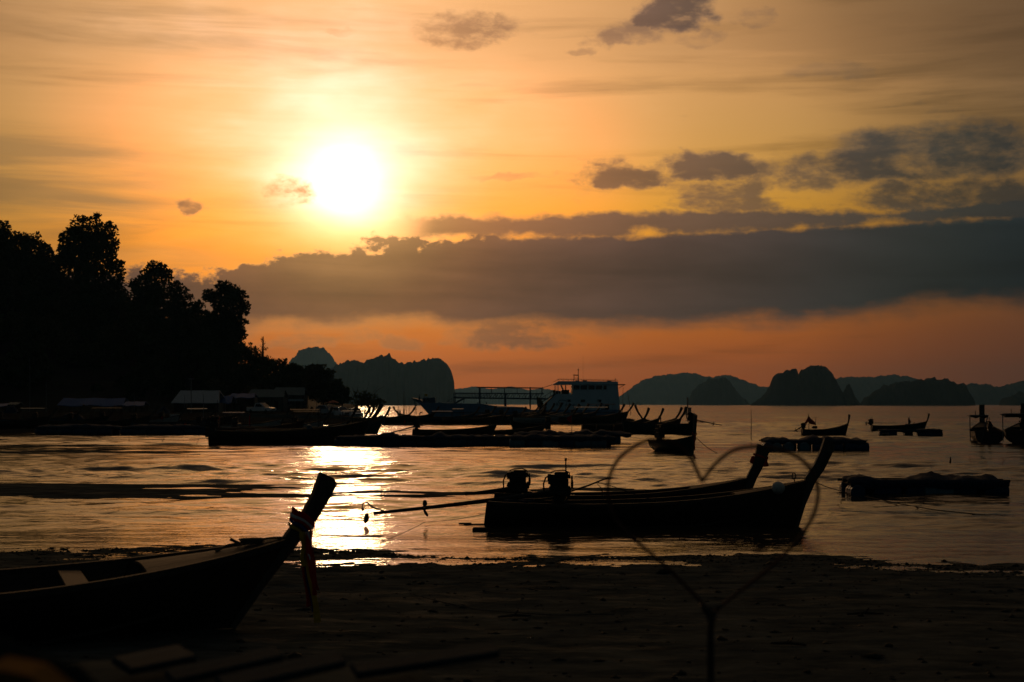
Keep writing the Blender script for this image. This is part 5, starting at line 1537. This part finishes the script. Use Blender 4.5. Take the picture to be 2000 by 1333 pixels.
b = MB(); b.box(((fx(820) + fx(859)) / 2, -BW * .30, fz(782.3)), (fx(859) - fx(834), 1.6, fz(777) - fz(787.5)), bev=.1); dk = b.build('bow_winch_house', 'steel', ferry)
for px in (831, 838):
    b = MB(); b.box((fx(px), -BW * .30 - .82, fz(782)), (.45, .06, .5)); b.build('opening', 'glass', dk)
for px, p0, p1 in ((813, 779, 800),):
    b = MB(); b.tube([(fx(px), -BW * .4, fz(p1)), (fx(px), -BW * .4, fz(p0))], .12, 6); b.build('ramp_post', 'steel', ferry)
b = MB(); b.tube([(fx(807), -BW * .4, fz(779)), (fx(800), -BW * .4, fz(793))], .05, 5); b.tube([(fx(807), BW * .4, fz(779)), (fx(800), BW * .4, fz(793))], .05, 5); b.build('ramp_cable', 'steel', ferry)
b = MB(); b.tube([(fx(821), -BW * .3, fz(780)), (fx(821), -BW * .3, fz(770))], .10, 6); b.lathe((fx(821), -BW * .3, fz(776)), (0, 0, 1), [(-.7, .1), (-.4, .32), (0, .25), (.6, .05)], 6); b.build('mast', 'steel', ferry)
t = MB(); t.tube([(0, 0, 0), (0, 0, .9)], .03, 5)
ff = thing('flag_pole', 'small yellow flag flying over the ferry bow house', 'flag', (ferry.location.x + fx(830.5), YF - 2.5, fz(777)))
t.build('pole', 'steel_grey', ff); flag(ff, .95, .72, .55, 'yellow', 1, tri=False)
# raised walkway: truss, posts, roof frame
for y in (-BW / 2 + .3, BW / 2 - .3):
    b = MB()
    zt, zm, zb_ = fz(768.2), fz(770.5), fz(778.8)
    b.tube([(fx(888), y, zt), (fx(1062), y, fz(769.5))], .10, 5); b.tube([(fx(888), y, fz(777.3)), (fx(1070), y, fz(779.5))], .17, 5)
    n = 30
    for i in range(n):
        x0, x1 = fx(888 + 172 * i / n), fx(888 + 172 * (i + 1) / n)
        b.tube([(x0, y, fz(777.5)), (x1, y, zt)], .045, 4)
        if i % 2 == 0 or i < 12: b.tube([(x0, y, fz(777.5)), (x0, y, zt)], .045, 4)
    b.build('walkway_truss', 'steel', ferry)
    for px, p0, p1, r_ in ((888, 768, 789, .10), (937, 757, 789, .13), (985.5, 757, 768, .10), (987, 768, 794, .32), (1035.5, 757, 800, .13), (960, 757, 769, .05), (1010, 757, 769, .05), (1058.5, 757, 769, .07)):
        b = MB(); b.tube([(fx(px), y, fz(p1)), (fx(px), y, fz(p0))], r_, 6); b.build('walkway_post', 'steel', ferry)
    b = MB(); b.tube([(fx(932), y, fz(757)), (fx(1058.5), y, fz(758.5))], .10, 5); b.tube([(fx(1058.5), y, fz(758.5)), (fx(1078), y, fz(752))], .05, 5); b.build('roof_rail', 'steel', ferry)
b = MB(); b.box(((fx(888) + fx(1062)) / 2, 0, fz(778.2)), (fx(1062) - fx(888), BW - .7, .12)); b.build('walkway_deck', 'steel', ferry)
for px in (932, 985, 1036, 1058.5):
    b = MB(); b.tube([(fx(px), -BW / 2 + .3, fz(757.4)), (fx(px), BW / 2 - .3, fz(757.4))], .07, 5); b.build('roof_rail', 'steel', ferry)
b = MB(); b.tube([(fx(889), -BW / 2 + .3, fz(788.5)), (fx(909), -BW / 2 + .3, fz(778))], .22, 5); b.tube([(fx(908), -BW / 2 + .3, fz(779)), (fx(907), -BW / 2 + .3, fz(788))], .09, 5)
b.tube([(fx(873), -BW / 2 + .4, fz(786)), (fx(887), -BW / 2 + .4, fz(777))], .07, 5); b.tube([(fx(884), -BW / 2 + .4, fz(787)), (fx(884), -BW / 2 + .4, fz(779))], .05, 5); b.build('bow_stair', 'steel', ferry)
for px in (934, 951):
    b = MB(); b.lathe((fx(px), -BW / 2 + .25, fz(789)), (0, 0, 1), [(0, .14), (.15, .16), (.3, .13), (.33, .2), (.4, .05)], 7); b.build('bollard', 'steel', ferry)
# deckhouse: side walls with a raked front, bridge deck on top
YW = BW / 2 - .02
side = [(1053, 800.4), (1084, 770.2), (1116.8, 770.2), (1116.8, 752.2), (1204, 752.2), (1208.3, 800.4)]
b = MB(); b.loft([[Vector((fx(x), y, fz(z))) for x, z in side] for y in (-YW, YW)]); house = b.build('deckhouse', 'paint_white', ferry)
b = MB(); b.loft([[Vector((fx(x), y, fz(z))) for x, z in ((1078, 752.2), (1090, 745.5), (1204, 746.4), (1204.3, 752))] for y in (-YW - .25, YW + .25)]); roof = b.build('bridge_roof', 'paint_white', ferry)
b = MB(); b.box((fx(1211.5), 0, fz(752)), (fx(1218.5) - fx(1204.5), BW + .3, .16)); b.tube([(fx(1217), -BW / 2, fz(752.5)), (fx(1206), -BW / 2, fz(759))], .06, 5); b.build('wing_shelf', 'steel', ferry)
for x0, x1 in ((1119, 1130), (1132, 1144.6), (1147, 1159.1), (1161.4, 1173.6), (1176, 1182.2)):
    b = MB(); b.box(((fx(x0) + fx(x1)) / 2, -YW - .02, fz(757.8)), (fx(x1) - fx(x0), .06, fz(754) - fz(761.6))); w_ = b.build('window', 'glass', house)
    b = MB()
    xa, xb, za, zb_ = fx(x0) - .06, fx(x1) + .06, fz(762.1), fz(753.6)
    for a, c_ in (((xa, za), (xb, za)), ((xb, za), (xb, zb_)), ((xb, zb_), (xa, zb_)), ((xa, zb_), (xa, za))): b.tube([(a[0], -YW - .04, a[1]), (c_[0], -YW - .04, c_[1])], .06, 4)
    b.build('window_frame', 'paint_white', w_)
for x0, x1, y0, y1 in ((1105, 1113.2, 781, 785.6), (1132.2, 1140.8, 781, 785.8), (1164, 1172, 781, 786), (1127.5, 1133, 792, 797), (1143.5, 1146.5, 792, 797.3), (1161, 1164, 792, 796)):
    b = MB(); b.box(((fx(x0) + fx(x1)) / 2, -YW - .02, fz((y0 + y1) / 2)), (fx(x1) - fx(x0), .06, fz(y0) - fz(y1))); w_ = b.build('window', 'glass', house)
    if y0 < 790 and x0 != 1132.2:
        b = MB(); b.box((fx(x0 + 1.6), -YW - .06, fz((y0 + y1) / 2 + .6)), (.38, .03, .42)); b.build('pane', 'lamp', w_)
b = MB(); b.box((fx(1179.5), -YW - .02, fz(795.2)), (fx(1187) - fx(1172), .06, fz(789.6) - fz(800.3))); dr_ = b.build('door_opening', 'glass', house)
b = MB(); b.box((fx(1175.6), -YW - .06, fz(795)), (.80, .03, fz(790) - fz(799))); b.build('see_through_light', 'car_silver', dr_)  # pale plate standing in for the light seen through the opening
# open bridge front: posts, rail, console, far-side pillars
for px in (1084, 1089.5):
    for y in (-YW, YW):
        b = MB(); b.tube([(fx(px), y, fz(770)), (fx(px), y, fz(752))], .06, 5); b.build('bridge_post', 'paint_white', ferry)
b = MB(); b.tube([(fx(1097), YW, fz(752.4)), (fx(1101), YW, fz(762))], .22, 6); b.box((fx(1106), YW, fz(757)), (.3, .2, 1.1)); b.build('bridge_post', 'paint_white', ferry)
b = MB(); b.box((fx(1104), .5, fz(766)), (fx(1112) - fx(1097), 2.2, 1.0), bev=.1); b.box((fx(1088), -1.5, fz(767)), (.9, .9, .7), bev=.05); b.box((fx(1092.5), -1.5, fz(767)), (.5, .9, .7), bev=.05); b.build('helm_console', 'iron', ferry)
b = MB(); b.tube([(fx(1081), -YW, fz(762.5)), (fx(1081), -YW, fz(770))], .3, 6); b.build('locker', 'iron', ferry)
# stair up to the bridge, and a black plate added to hide the sunlit raked front
b = MB(); rg = []
for y in (-YW - .05, YW + .05): rg.append([Vector((fx(1051.5), y, fz(800.2))), Vector((fx(1083.4), y, fz(769.6))), Vector((fx(1084.6), y, fz(770.6))), Vector((fx(1053.6), y, fz(800.6)))])
b.loft(rg); b.build('dark_cover_plate', 'black', ferry)
b = MB()
for y in (-YW + .1, -YW + 1.2):
    b.tube([(fx(1053), y, fz(780)), (fx(1083), y, fz(762))], .06, 5); b.tube([(fx(1055), y, fz(787)), (fx(1084), y, fz(769.5))], .14, 5)
    for s_ in (0, .33, .66, 1): 
        q = Vector((fx(1055), y, fz(787))).lerp(Vector((fx(1084), y, fz(769.5))), s_); b.tube([q, q + Vector((0, 0, .9))], .045, 4)
b.build('bridge_stair', 'steel', ferry)
# roof gear
b = MB()
for y in (-YW, YW):
    b.tube([(fx(1090), y, fz(741.3)), (fx(1204), y, fz(743.6))], .04, 4); b.tube([(fx(1082), y, fz(746)), (fx(1090), y, fz(741.3))], .04, 4)
    for i in range(13): b.tube([(fx(1090 + 9.5 * i), y, fz(746)), (fx(1090 + 9.5 * i), y, fz(741.4 + .19 * i))], .03, 4)
b.build('roof_railing', 'steel_grey', roof)
b = MB()
b.tube([(fx(1129.5), 0, fz(746)), (fx(1129.5), 0, fz(734)), (fx(1129.5), 0, fz(723))], [.16, .12, .05], 6); b.lathe((fx(1129.5), 0, fz(725)), (0, 0, 1), [(0, .05), (.1, .16), (.4, .16), (.5, .05)], 6)
for y in (-.4, .4): b.tube([(fx(1120.5), y, fz(746)), (fx(1121.5), y, fz(733.5)), (fx(1129.5), y, fz(734))], .07, 5)
b.tube([(fx(1121), 0, fz(739)), (fx(1129.5), 0, fz(739))], .05, 4); b.box((fx(1124), 0, fz(733.2)), (1.1, .4, .22))
b.build('radar_mast', 'steel_grey', roof)
b = MB(); b.tube([(fx(1139), .8, fz(746)), (fx(1139.4), .8, fz(695))], .018, 4); b.build('whip_antenna', 'steel_grey', roof)
b = MB(); b.box((fx(1142), 0, fz(744.7)), (1.0, 1.2, .3)); b.box((fx(1190), 0, fz(745.2)), (1.0, 1.2, .3)); b.box((fx(1127), 0, fz(745)), (.9, 1.2, .25)); b.build('roof_locker', 'iron', roof)
b = MB(); b.tube([(fx(1199.5), -YW + .2, fz(746)), (fx(1199.5), -YW + .2, fz(742))], .05, 5); b.lathe((fx(1199.5), -YW + .2, fz(742.5)), (0, 0, 1), [(0, .05), (.05, .16), (.2, .16), (.25, .03)], 6); b.build('stern_lamp', 'steel_grey', roof)


def lettering(txt, x, z, size, par):
    cu = bpy.data.curves.new('lettering', 'FONT'); cu.body = txt; cu.size = size; cu.extrude = .01
    o = bpy.data.objects.new('lettering', cu); COL.objects.link(o)
    me = bpy.data.meshes.new_from_object(o.evaluated_get(bpy.context.evaluated_depsgraph_get()))
    bpy.data.objects.remove(o)
    me.materials.clear(); me.materials.append(M['letter'])
    r_ = put('lettering', me, par, (x, -YW - .03, z)); r_.rotation_euler = (R(90), 0, 0)
    return r_


lettering('KIT', fx(1085), fz(793.2), 1.12, house)
lettering('CONNECT', fx(1102), fz(793.2), .62, house)
b = MB(); b.tube([(fx(1097) + .9 * math.cos(a), -YW - .02, fz(785) + .38 * math.sin(a)) for a in [.2 + i * .45 for i in range(12)]], .06, 4); b.build('emblem', 'letter', house)


# ------------------------------------------------------------------ shore buildings, cars, mast
def shed(label, px0, px1, py_eave, py_ridge, Y, depth, rm, name='shed', cat='shed', walls=('wall', .0), inset=0.0, gable=False, ground=None, sag=.15, droop_r=0.0):
    k = Y / F
    w = (px1 - px0) * k
    g_ = land_at((px0 + px1) / 2, Y).z
    c = Vector(((px0 + px1) / 2 * k - 1000 * k, Y, g_))
    ze, zr = 3 + (790 - py_eave) * k - g_, 3 + (790 - py_ridge) * k - g_
    t = thing(name, label, cat, c)
    b = MB(); n = 10; rg = []
    for i in range(n + 1):
        s_ = i / n; x = -w / 2 + w * s_
        ins = inset * k
        xt = -w / 2 + ins + (w - 2 * ins) * s_
        dz = -sag * math.sin(s_ * math.pi * 2.0) ** 2 - droop_r * s_
        rg.append([Vector((x, -depth / 2, ze + dz)), Vector((xt, -depth * .05, zr + dz * .6)), Vector((xt, depth * .05, zr + dz * .6)), Vector((x, depth / 2, ze)), Vector((x, depth / 2, ze - .08)), Vector((xt, 0, zr - .10 + dz * .6)), Vector((x, -depth / 2, ze - .10 + dz))])
    b.loft(rg); rf = b.build('roof', rm, t)
    for i in range(4):
        for y in (-depth / 2 + .3, depth / 2 - .3):
            x = -w / 2 + .4 + (w - .8) * i / 3
            b = MB(); b.tube([(x, y, -.5), (x, y, ze + .05 - droop_r * i / 3)], .08, 5); b.build('post', 'wood', t)
    if walls[1]:
        b = MB(); b.box((0, depth / 2 - .5, ze * .5), (w * .92, .15, ze * .98)); b.build('back_wall', walls[0], t)
        for sx in (-1, 1):
            b = MB(); b.box((sx * w * .46, 0, ze * .5), (.15, depth * .8, ze * .98)); b.build('side_wall', walls[0], t)
        if walls[1] > 1:
            b = MB(); b.box((w * .12, -depth / 2 + .55, ze * .5), (w * .64, .15, ze * .98)); fw = b.build('front_wall', walls[0], t)
            b = MB(); b.box((w * .02, -depth / 2 + .46, ze * .55), (.9, .06, .8)); b.build('window', 'glass', fw)
            b = MB(); b.box((w * .28, -depth / 2 + .46, ze * .42), (.8, .06, 1.7)); b.build('door', 'wood', fw)
    # clutter under the roof: table
    b = MB(); b.box((w * .1, 0, .75), (w * .4, .8, .06))
    for sx in (-.08, .28):
        for y in (-.35, .35): b.tube([(w * sx, y, 0), (w * sx, y, .75)], .04, 4)
    b.build('bench_table', 'wood', t)
    return t


shed('open shed with a long sagging bright blue tarpaulin roof on the left shore', 122, 250, 791, 777.5, 255, 5.5, 'tarp_blue', inset=4, sag=.25)
shed('low blue tarpaulin lean-to joined to the right end of the long tarpaulin', 245, 288, 792, 784.5, 252, 4.0, 'tarp_blue', inset=3, sag=.1)
shed('small blue tarpaulin roof at the left edge of the picture', -40, 22, 793, 788, 250, 4.0, 'tarp_blue', inset=3)
shed('tiny teal-roofed stall beside the left edge tarpaulin', 22, 42, 790, 786, 248, 3.0, 'tarp_teal', name='stall', cat='stall')
shed('white-roofed shed, its broad pale roof brightest on the dark shore', 345, 438, 787, 763, 240, 7.5, 'tarp_white', inset=9, walls=('wall', 1), sag=.05)
shed('small dark blue lean-to on the right side of the white-roofed shed', 434, 458, 787, 773, 243, 5, 'tarp_blue', inset=2)
shed('shed with a blue awning right of the white-roofed shed', 450, 502, 776.5, 768.5, 262, 4, 'tarp_blue', inset=4, walls=('wall', 1))
shed('teal-roofed house behind the white pickup', 488, 560, 776, 761, 276, 6, 'tarp_teal', name='house', cat='house', walls=('wall', 2), inset=3, sag=.03)
shed('second teal-roofed house standing higher, right of the first', 535, 600, 772, 757, 284, 6, 'tarp_teal', name='house', cat='house', walls=('wall', 2), inset=4, sag=.03)
# white hoarding on the second house
k = 272 / F
o = MB().box((0, 0, 0), (30 * k, .1, 4 * k)).box((0, .4, 0), (.1, .8, 2 * k)).build('signboard', 'tarp_white'); o.location = at(578, 782, 272); tag(o, 'pale blank board hung on the front of the second teal house', 'board')
# floodlight mast
p0 = land_at(374, 232); hgt = 3 + (790 - 741) / F * 232 - p0.z
t = thing('floodlight_mast', 'tall floodlight mast standing in front of the white-roofed shed', 'lamp post', p0)
b = MB(); b.tube([(0, 0, -.5), (0, 0, hgt)], [.09, .06], 6); b.tube([(-.25, 0, hgt), (-.05, 0, hgt * .5)], .02, 4); b.build('pole', 'steel_grey', t)
b = MB(); b.box((-.05, -.1, hgt + .05), (.95, .25, .18), bev=.03); b.build('lamp_head', 'steel_grey', t)
# parasol
p0 = land_at(651, 246); zt = 3 + (790 - 782) / F * 246 - p0.z
t = thing('parasol', 'red-brown parasol open behind the parked cars', 'parasol', p0)
b = MB(); b.tube([(0, 0, 0), (0, 0, zt)], .04, 5); b.build('pole', 'steel_grey', t)
b = MB(); b.lathe((0, 0, zt - .45), (0, 0, 1), [(0, 1.05), (.04, 1.05), (.22, .6), (.42, .1), (.46, .02)], 8); b.build('canopy', mat('faded_red_canvas', (.35, .08, .04), (.25, .05, .03), .8, 4), t)


def car(label, px, Y, rz, body='car_white', pickup=False, sc=1.0, group='cars parked on the shore'):
    p = land_at(px, Y)
    t = thing('parked_car', label, 'car', p, R(rz), group)
    W2 = .88 * sc; Lc = (5.2 if pickup else 4.5) * sc
    f = lambda pts: [(x * Lc, z * sc) for x, z in pts]
    b = MB()
    low = f([(-.5, .45), (-.5, .95), (-.47, 1.02), (.18, 1.02), (.42, .95), (.49, .80), (.5, .45), (.44, .32), (-.45, .32)])
    rg = []
    for y, s_ in ((-W2, .96), (-W2 * .92, 1), (W2 * .92, 1), (W2, .96)): rg.append([Vector((x * s_, y, .6 * sc + (z - .6 * sc) * s_)) for x, z in low])
    b.loft(rg); bd = b.build('body', body, t)
    cab = f([(-.18, 1.0), (-.14, 1.68), (.06, 1.72), (.24, 1.0)] if pickup else [(-.48, 1.0), (-.42, 1.55), (-.30, 1.68), (.04, 1.68), (.24, 1.0)])
    b = MB(); b.loft([[Vector((x * (.93 if abs(y) > W2 * .7 and z > 1.2 else 1), y * (.84 if z > 1.2 else 1), z)) for x, z in cab] for y in (-W2 * .97, W2 * .97)]); b.build('cabin', body, t)
    gl = f([(-.15, 1.06), (-.12, 1.56), (.05, 1.60), (.20, 1.06)] if pickup else [(-.44, 1.06), (-.39, 1.50), (-.29, 1.58), (.03, 1.58), (.20, 1.06)])
    for y in (-1, 1):
        b = MB(); b.loft([[Vector((x * .95, y * W2 * ((.985 if z < 1.2 else .865) + d_), z)) for x, z in gl] for d_ in (.0, .012)]); b.build('side_window', 'glass', t)
    x0, z0, x1, z1 = (.245, 1.03, .075, 1.66) if pickup else (.245, 1.03, .055, 1.63)
    b = MB(); b.loft([[Vector((x0 * Lc, -W2 * .85, z0 * sc)), Vector((x0 * Lc, W2 * .85, z0 * sc)), Vector((x1 * Lc, W2 * .72, z1 * sc)), Vector((x1 * Lc, -W2 * .72, z1 * sc))], [Vector((x0 * Lc + .03, -W2 * .85, z0 * sc + .02)), Vector((x0 * Lc + .03, W2 * .85, z0 * sc + .02)), Vector((x1 * Lc + .03, W2 * .72, z1 * sc + .02)), Vector((x1 * Lc + .03, -W2 * .72, z1 * sc + .02))]]); b.build('windscreen', 'glass', t)
    b = MB(); b.box((Lc * .497, 0, .66 * sc), (.05, W2 * 1.0, .26 * sc)); b.build('grille', 'black', t)
    for y in (-1, 1):
        b = MB(); b.box((Lc * .475, y * W2 * .74, .80 * sc), (.10, .32, .15), bev=.02); b.build('headlight', 'lamp', t)
        for x in (-.32, .31):
            b = MB(); b.lathe((x * Lc, y * (W2 - .2), .33 * sc), (0, y, 0), [(0, .2), (.01, .34 * sc), (.19, .34 * sc), (.21, .27 * sc), (.21, .22 * sc)], 12); wh = b.build('wheel', 'black', t)
            b = MB(); b.lathe((x * Lc, y * W2 + y * .0, .33 * sc), (0, y, 0), [(0, .2 * sc), (.015, .2 * sc), (.03, .05)], 10); b.build('rim', 'steel_grey', wh)
    if pickup:
        b = MB(); b.box((-.33 * Lc, 0, 1.06 * sc), (.30 * Lc, W2 * 1.6, .05)); b.build('cargo_bed', 'black', t)
    return t


car('white pickup truck parked alone in front of the teal-roofed house', 511, 246, -28, pickup=True)
car('silver car first on the left of the three parked under the round tree', 640, 240, -40, 'car_silver')
car('white car in the middle of the three parked under the round tree', 667, 238, -58, 'car_white')
car('white van-like car last on the right of the three parked under the round tree', 694, 236, -72, 'car_white', sc=1.05)
# low sea wall below the cars
o = MB()
for px0, px1 in ((452, 640), (640, 720)):
    a, c_ = land_at(px0, 228), land_at(px1, 226)
    o.loft([[a + Vector((0, 0, -.6)), a + Vector((0, .35, -.6)), a + Vector((0, .35, .45)), a + Vector((0, 0, .45))], [c_ + Vector((0, 0, -.6)), c_ + Vector((0, .35, -.6)), c_ + Vector((0, .35, .45)), c_ + Vector((0, 0, .45))]])
w_ = o.build('sea_wall', 'wall'); tag(w_, 'low grey sea wall running below the parked cars', 'wall')
# crates, sacks and tanks among the shore boats
gg = random.Random(21)
for i, (px, py, Y, w, h_, m_, nm, lab, ct) in enumerate(((463, 818, 150, .9, 1.1, 'drum', 'water_tank', 'blue water tank among the shore boats left of the red banner', 'tank'), (745, 820, 205, 1.0, 1.3, 'drum', 'water_tank', 'blue water tank at the root of the spit right of the curved stems', 'tank'), (604, 844, 108, .38, .55, 'drum_pale', 'jerrycan', 'pale jerrycan standing in the longest boat', 'can'), (140, 818, 178, 3.2, 1.1, 'net', 'net_heap', 'big pale heap of nets on the left shore below the blue roof', 'net'), (22, 806, 220, 2.0, 1.2, 'net', 'net_heap', 'dim heap of gear at the far left of the shore', 'gear'), (320, 803, 215, 2.0, 1.0, 'net', 'sack_heap', 'dim sacks heaped left of the white-roofed shed', 'sacks'), (342, 818, 180, 1.2, .7, 'foam', 'foam_box', 'whitish foam box on the shore under the floodlight mast', 'box'))):
    p = at(px, py, Y); g_ = max(0, land_at(px, Y).z)
    b = MB()
    if nm in ('water_tank', 'jerrycan'):
        b.lathe((0, 0, 0), (0, 0, 1), [(0, w * .45), (.05, w * .5), (h_ * .3, w * .5), (h_ * .33, w * .52), (h_ * .6, w * .5), (h_ * .88, w * .48), (h_ * .96, w * .25), (h_, w * .22)], 12)
        o = b.build(nm, m_)
    elif nm == 'foam_box':
        b.box((0, 0, h_ / 2), (w, .7, h_), bev=.05); b.box((0, 0, h_ + .04), (w * 1.04, .74, .09), bev=.02); o = b.build(nm, m_)
    else:
        me = heap(w, 1.6, [(0, .02), (.2, h_ * .7), (.45, h_), (.7, h_ * .8), (.9, h_ * .4), (1, .02)], i, .2); me.materials.clear(); me.materials.append(M[m_]); o = put(nm, me)
    o.location = (p.x, Y, p.z if nm == 'jerrycan' else g_); tag(o, lab, ct)


# ------------------------------------------------------------------ things close to the camera
# the heart of bent rusty wire on its pole
YH = 5.6
kH = YH / F
def hp(px, py): return Vector(((px - 1385) * kH, 0, 3 + (790 - py) * kH))
heart = thing('heart_sign', 'big heart of bent rusty wire on a thin pole', 'heart sign', ((1385 - 1000) * kH, YH, 0))


def spline(pts, n=10):
    P = [Vector(p) for p in pts]; P = [P[0] * 2 - P[1]] + P + [P[-1] * 2 - P[-2]]
    out = []
    for i in range(1, len(P) - 2):
        a, b_, c_, d_ = P[i - 1:i + 3]
        for k_ in range(n):
            t_ = k_ / n
            out.append(.5 * ((2 * b_) + (c_ - a) * t_ + (2 * a - 5 * b_ + 4 * c_ - d_) * t_ * t_ + (3 * b_ - a - 3 * c_ + d_) * t_ ** 3))
    out.append(P[-2]); return out


left = [(1385, 1192), (1335, 1140), (1288, 1095), (1247, 1060), (1205, 1018), (1188, 975), (1189, 935), (1205, 900), (1232, 876), (1262, 861), (1292, 859), (1322, 868), (1345, 890), (1358, 915), (1370, 941)]
right = [(1370, 941), (1385, 920), (1405, 898), (1432, 880), (1465, 873), (1500, 874), (1535, 882), (1562, 896), (1584, 920), (1596, 955), (1592, 990), (1578, 1022), (1550, 1060), (1500, 1108), (1440, 1155), (1410, 1178), (1385, 1200)]
b = MB(); b.tube(spline([hp(*p) for p in left]), .0075, 7); b.build('wire', 'rust', heart)
b = MB(); b.tube(spline([hp(*p) + Vector((0, .004, 0)) for p in right]), .0075, 7); b.build('wire', 'rust', heart)
gz = float(beach_z(np.array((1385 - 1000) * kH), np.array(YH)))
b = MB(); b.tube([(.0, .008, gz - .2), (.0, .008, 2.1), hp(1387, 1205) + Vector((0, .008, 0)), hp(1366, 1178) + Vector((0, .008, 0))], [.016, .014, .013, .007], 7); b.build('pole', 'wood', heart)
b = MB()
for q in ((1385, 1198), (1386, 1206), (1384, 1190)): b.tube([hp(*q) + Vector((math.cos(a) * .020, .004 + math.sin(a) * .02, .004 * math.sin(2 * a))) for a in [i * .7 for i in range(10)]], .004, 5)
b.tube([hp(1366, 1181), hp(1385, 1184) + Vector((0, -.01, 0)), hp(1408, 1179)], .006, 5)
b.build('binding', 'rope', heart)
# teal boards lying on the bank edge and a tarp bundle
for i, (pa, pb, Yb, w, lab) in enumerate((((236, 1302), (366, 1276), 5.35, .12, 'short broad teal board lying at the left of the boards on the bank'), ((330, 1326), (545, 1277), 5.15, .09, 'weathered teal board second from the left on the bank'), ((430, 1340), (665, 1287), 4.95, .10, 'long weathered teal board lying nearest to the camera on the bank'), ((690, 1312), (968, 1270), 5.45, .09, 'thin teal board farthest right on the bank'))):
    a, c_ = at(*pa, Yb), at(*pb, Yb + .25); d = (c_ - a); Lb = d.length
    b = MB(); b.box((0, 0, 0), (Lb, w, .03), bev=.006)
    o = b.build('board', 'plank'); o.location = (a + c_) / 2; o.rotation_euler = (R(16), -math.asin(d.z / Lb), math.atan2(d.y, d.x))
    tag(o, lab, 'board', 'boards on the bank')
tb = thing('tarp_bundle', 'crumpled dark tarp bundle with yellow-brown edges at the lower left corner', 'tarp', (-.98, 2.95, 1.86))
xs_ = np.linspace(-.55, .20, 36); ys_ = np.linspace(-.3, .3, 22)
def fz_(x, y):
    hgt = np.interp(x, [-.55, -.45, -.30, -.12, 0, .10, .17, .20], [.46, .55, .57, .63, .61, .55, .45, .0])
    e = np.clip(1 - np.abs(y / .3) ** 4, 0, 1)
    return hgt * e ** .5 + fbm(x * 9, y * 9, 3) * .05 * e
put('tarp', grid('tarp', xs_, ys_, fz_, mat('dark_crumpled_tarp', (.014, .022, .025), (.008, .012, .015), .8, 9, spec=0), True), tb)
for i, pts in enumerate((((-.21, .64), (-.17, .66), (-.13, .63), (-.10, .60)), ((-.02, .62), (.06, .605), (.12, .56), (.165, .52)), ((.05, .52), (.10, .54), (.15, .555)))):
    b = MB(); rg = []
    for x, z in pts: rg.append([Vector((x, -.20, z - .015)), Vector((x, -.22, z + .02)), Vector((x + .005, -.12, z + .025)), Vector((x, -.12, z - .01))])
    b.loft(rg); b.build('yellow_hem', 'hem', tb)
b = MB(); b.box((-.2, 0, .25), (.6, .45, .5), bev=.03); b.build('crate', 'wood', tb)
# driftwood snags and line on the mud
for i, (px, py, l, a_, lab) in enumerate(((1005, 1183, .45, 15, 'small dark snag sticking up from the mud in the middle of the beach'), (1690, 1180, .5, 5, 'driftwood stick on the mud to the right of the heart'), (1540, 1250, .4, -20, 'short driftwood stick low on the dark right beach'))):
    p = gw(px, py, .35); p.z = float(beach_z(np.array(p.x), np.array(p.y)))
    b = MB(); b.tube([(-l / 2, 0, .02), (0, .02, .03), (l / 2, 0, .02)], [.012, .018, .01], 5); b.tube([(0, .02, .02), (.05, 0, .10)], .01, 4)
    o = b.build('driftwood', 'wood'); o.location = p; o.rotation_euler = (0, 0, R(a_)); tag(o, lab, 'driftwood')
pts = []
for px, py in ((800, 1140), (860, 1155), (930, 1168), (1003, 1181), (1080, 1186), (1200, 1184)):
    p = gw(px, py, .3); pts.append(Vector((p.x, p.y, float(beach_z(np.array(p.x), np.array(p.y))) + .02)))
line('mooring_line', 'old rope lying across the mud to the small snag', pts, .008, n=5)

# stakes and mooring poles standing in the crowd of shore boats
gk = random.Random(31)
for i in range(26):
    px = gk.uniform(395, 735) if i < 16 else gk.uniform(745, 1210)
    Y = gk.uniform(150, 200) if i < 16 else gk.uniform(206, 225)
    g0 = land_at(px, Y)
    b = MB(); hh = gk.uniform(1.4, 3.6); le = gk.uniform(-.35, .35)
    b.tube([(0, 0, -.5), (le * .4, 0, hh * .5), (le, 0, hh)], [.045, .04, .022], 5)
    o = b.build('stake', 'wood'); o.location = (g0.x, Y, max(0, g0.z))
    tag(o, 'thin dark stake standing among the moored shore boats', 'stake', 'stakes among the shore boats')
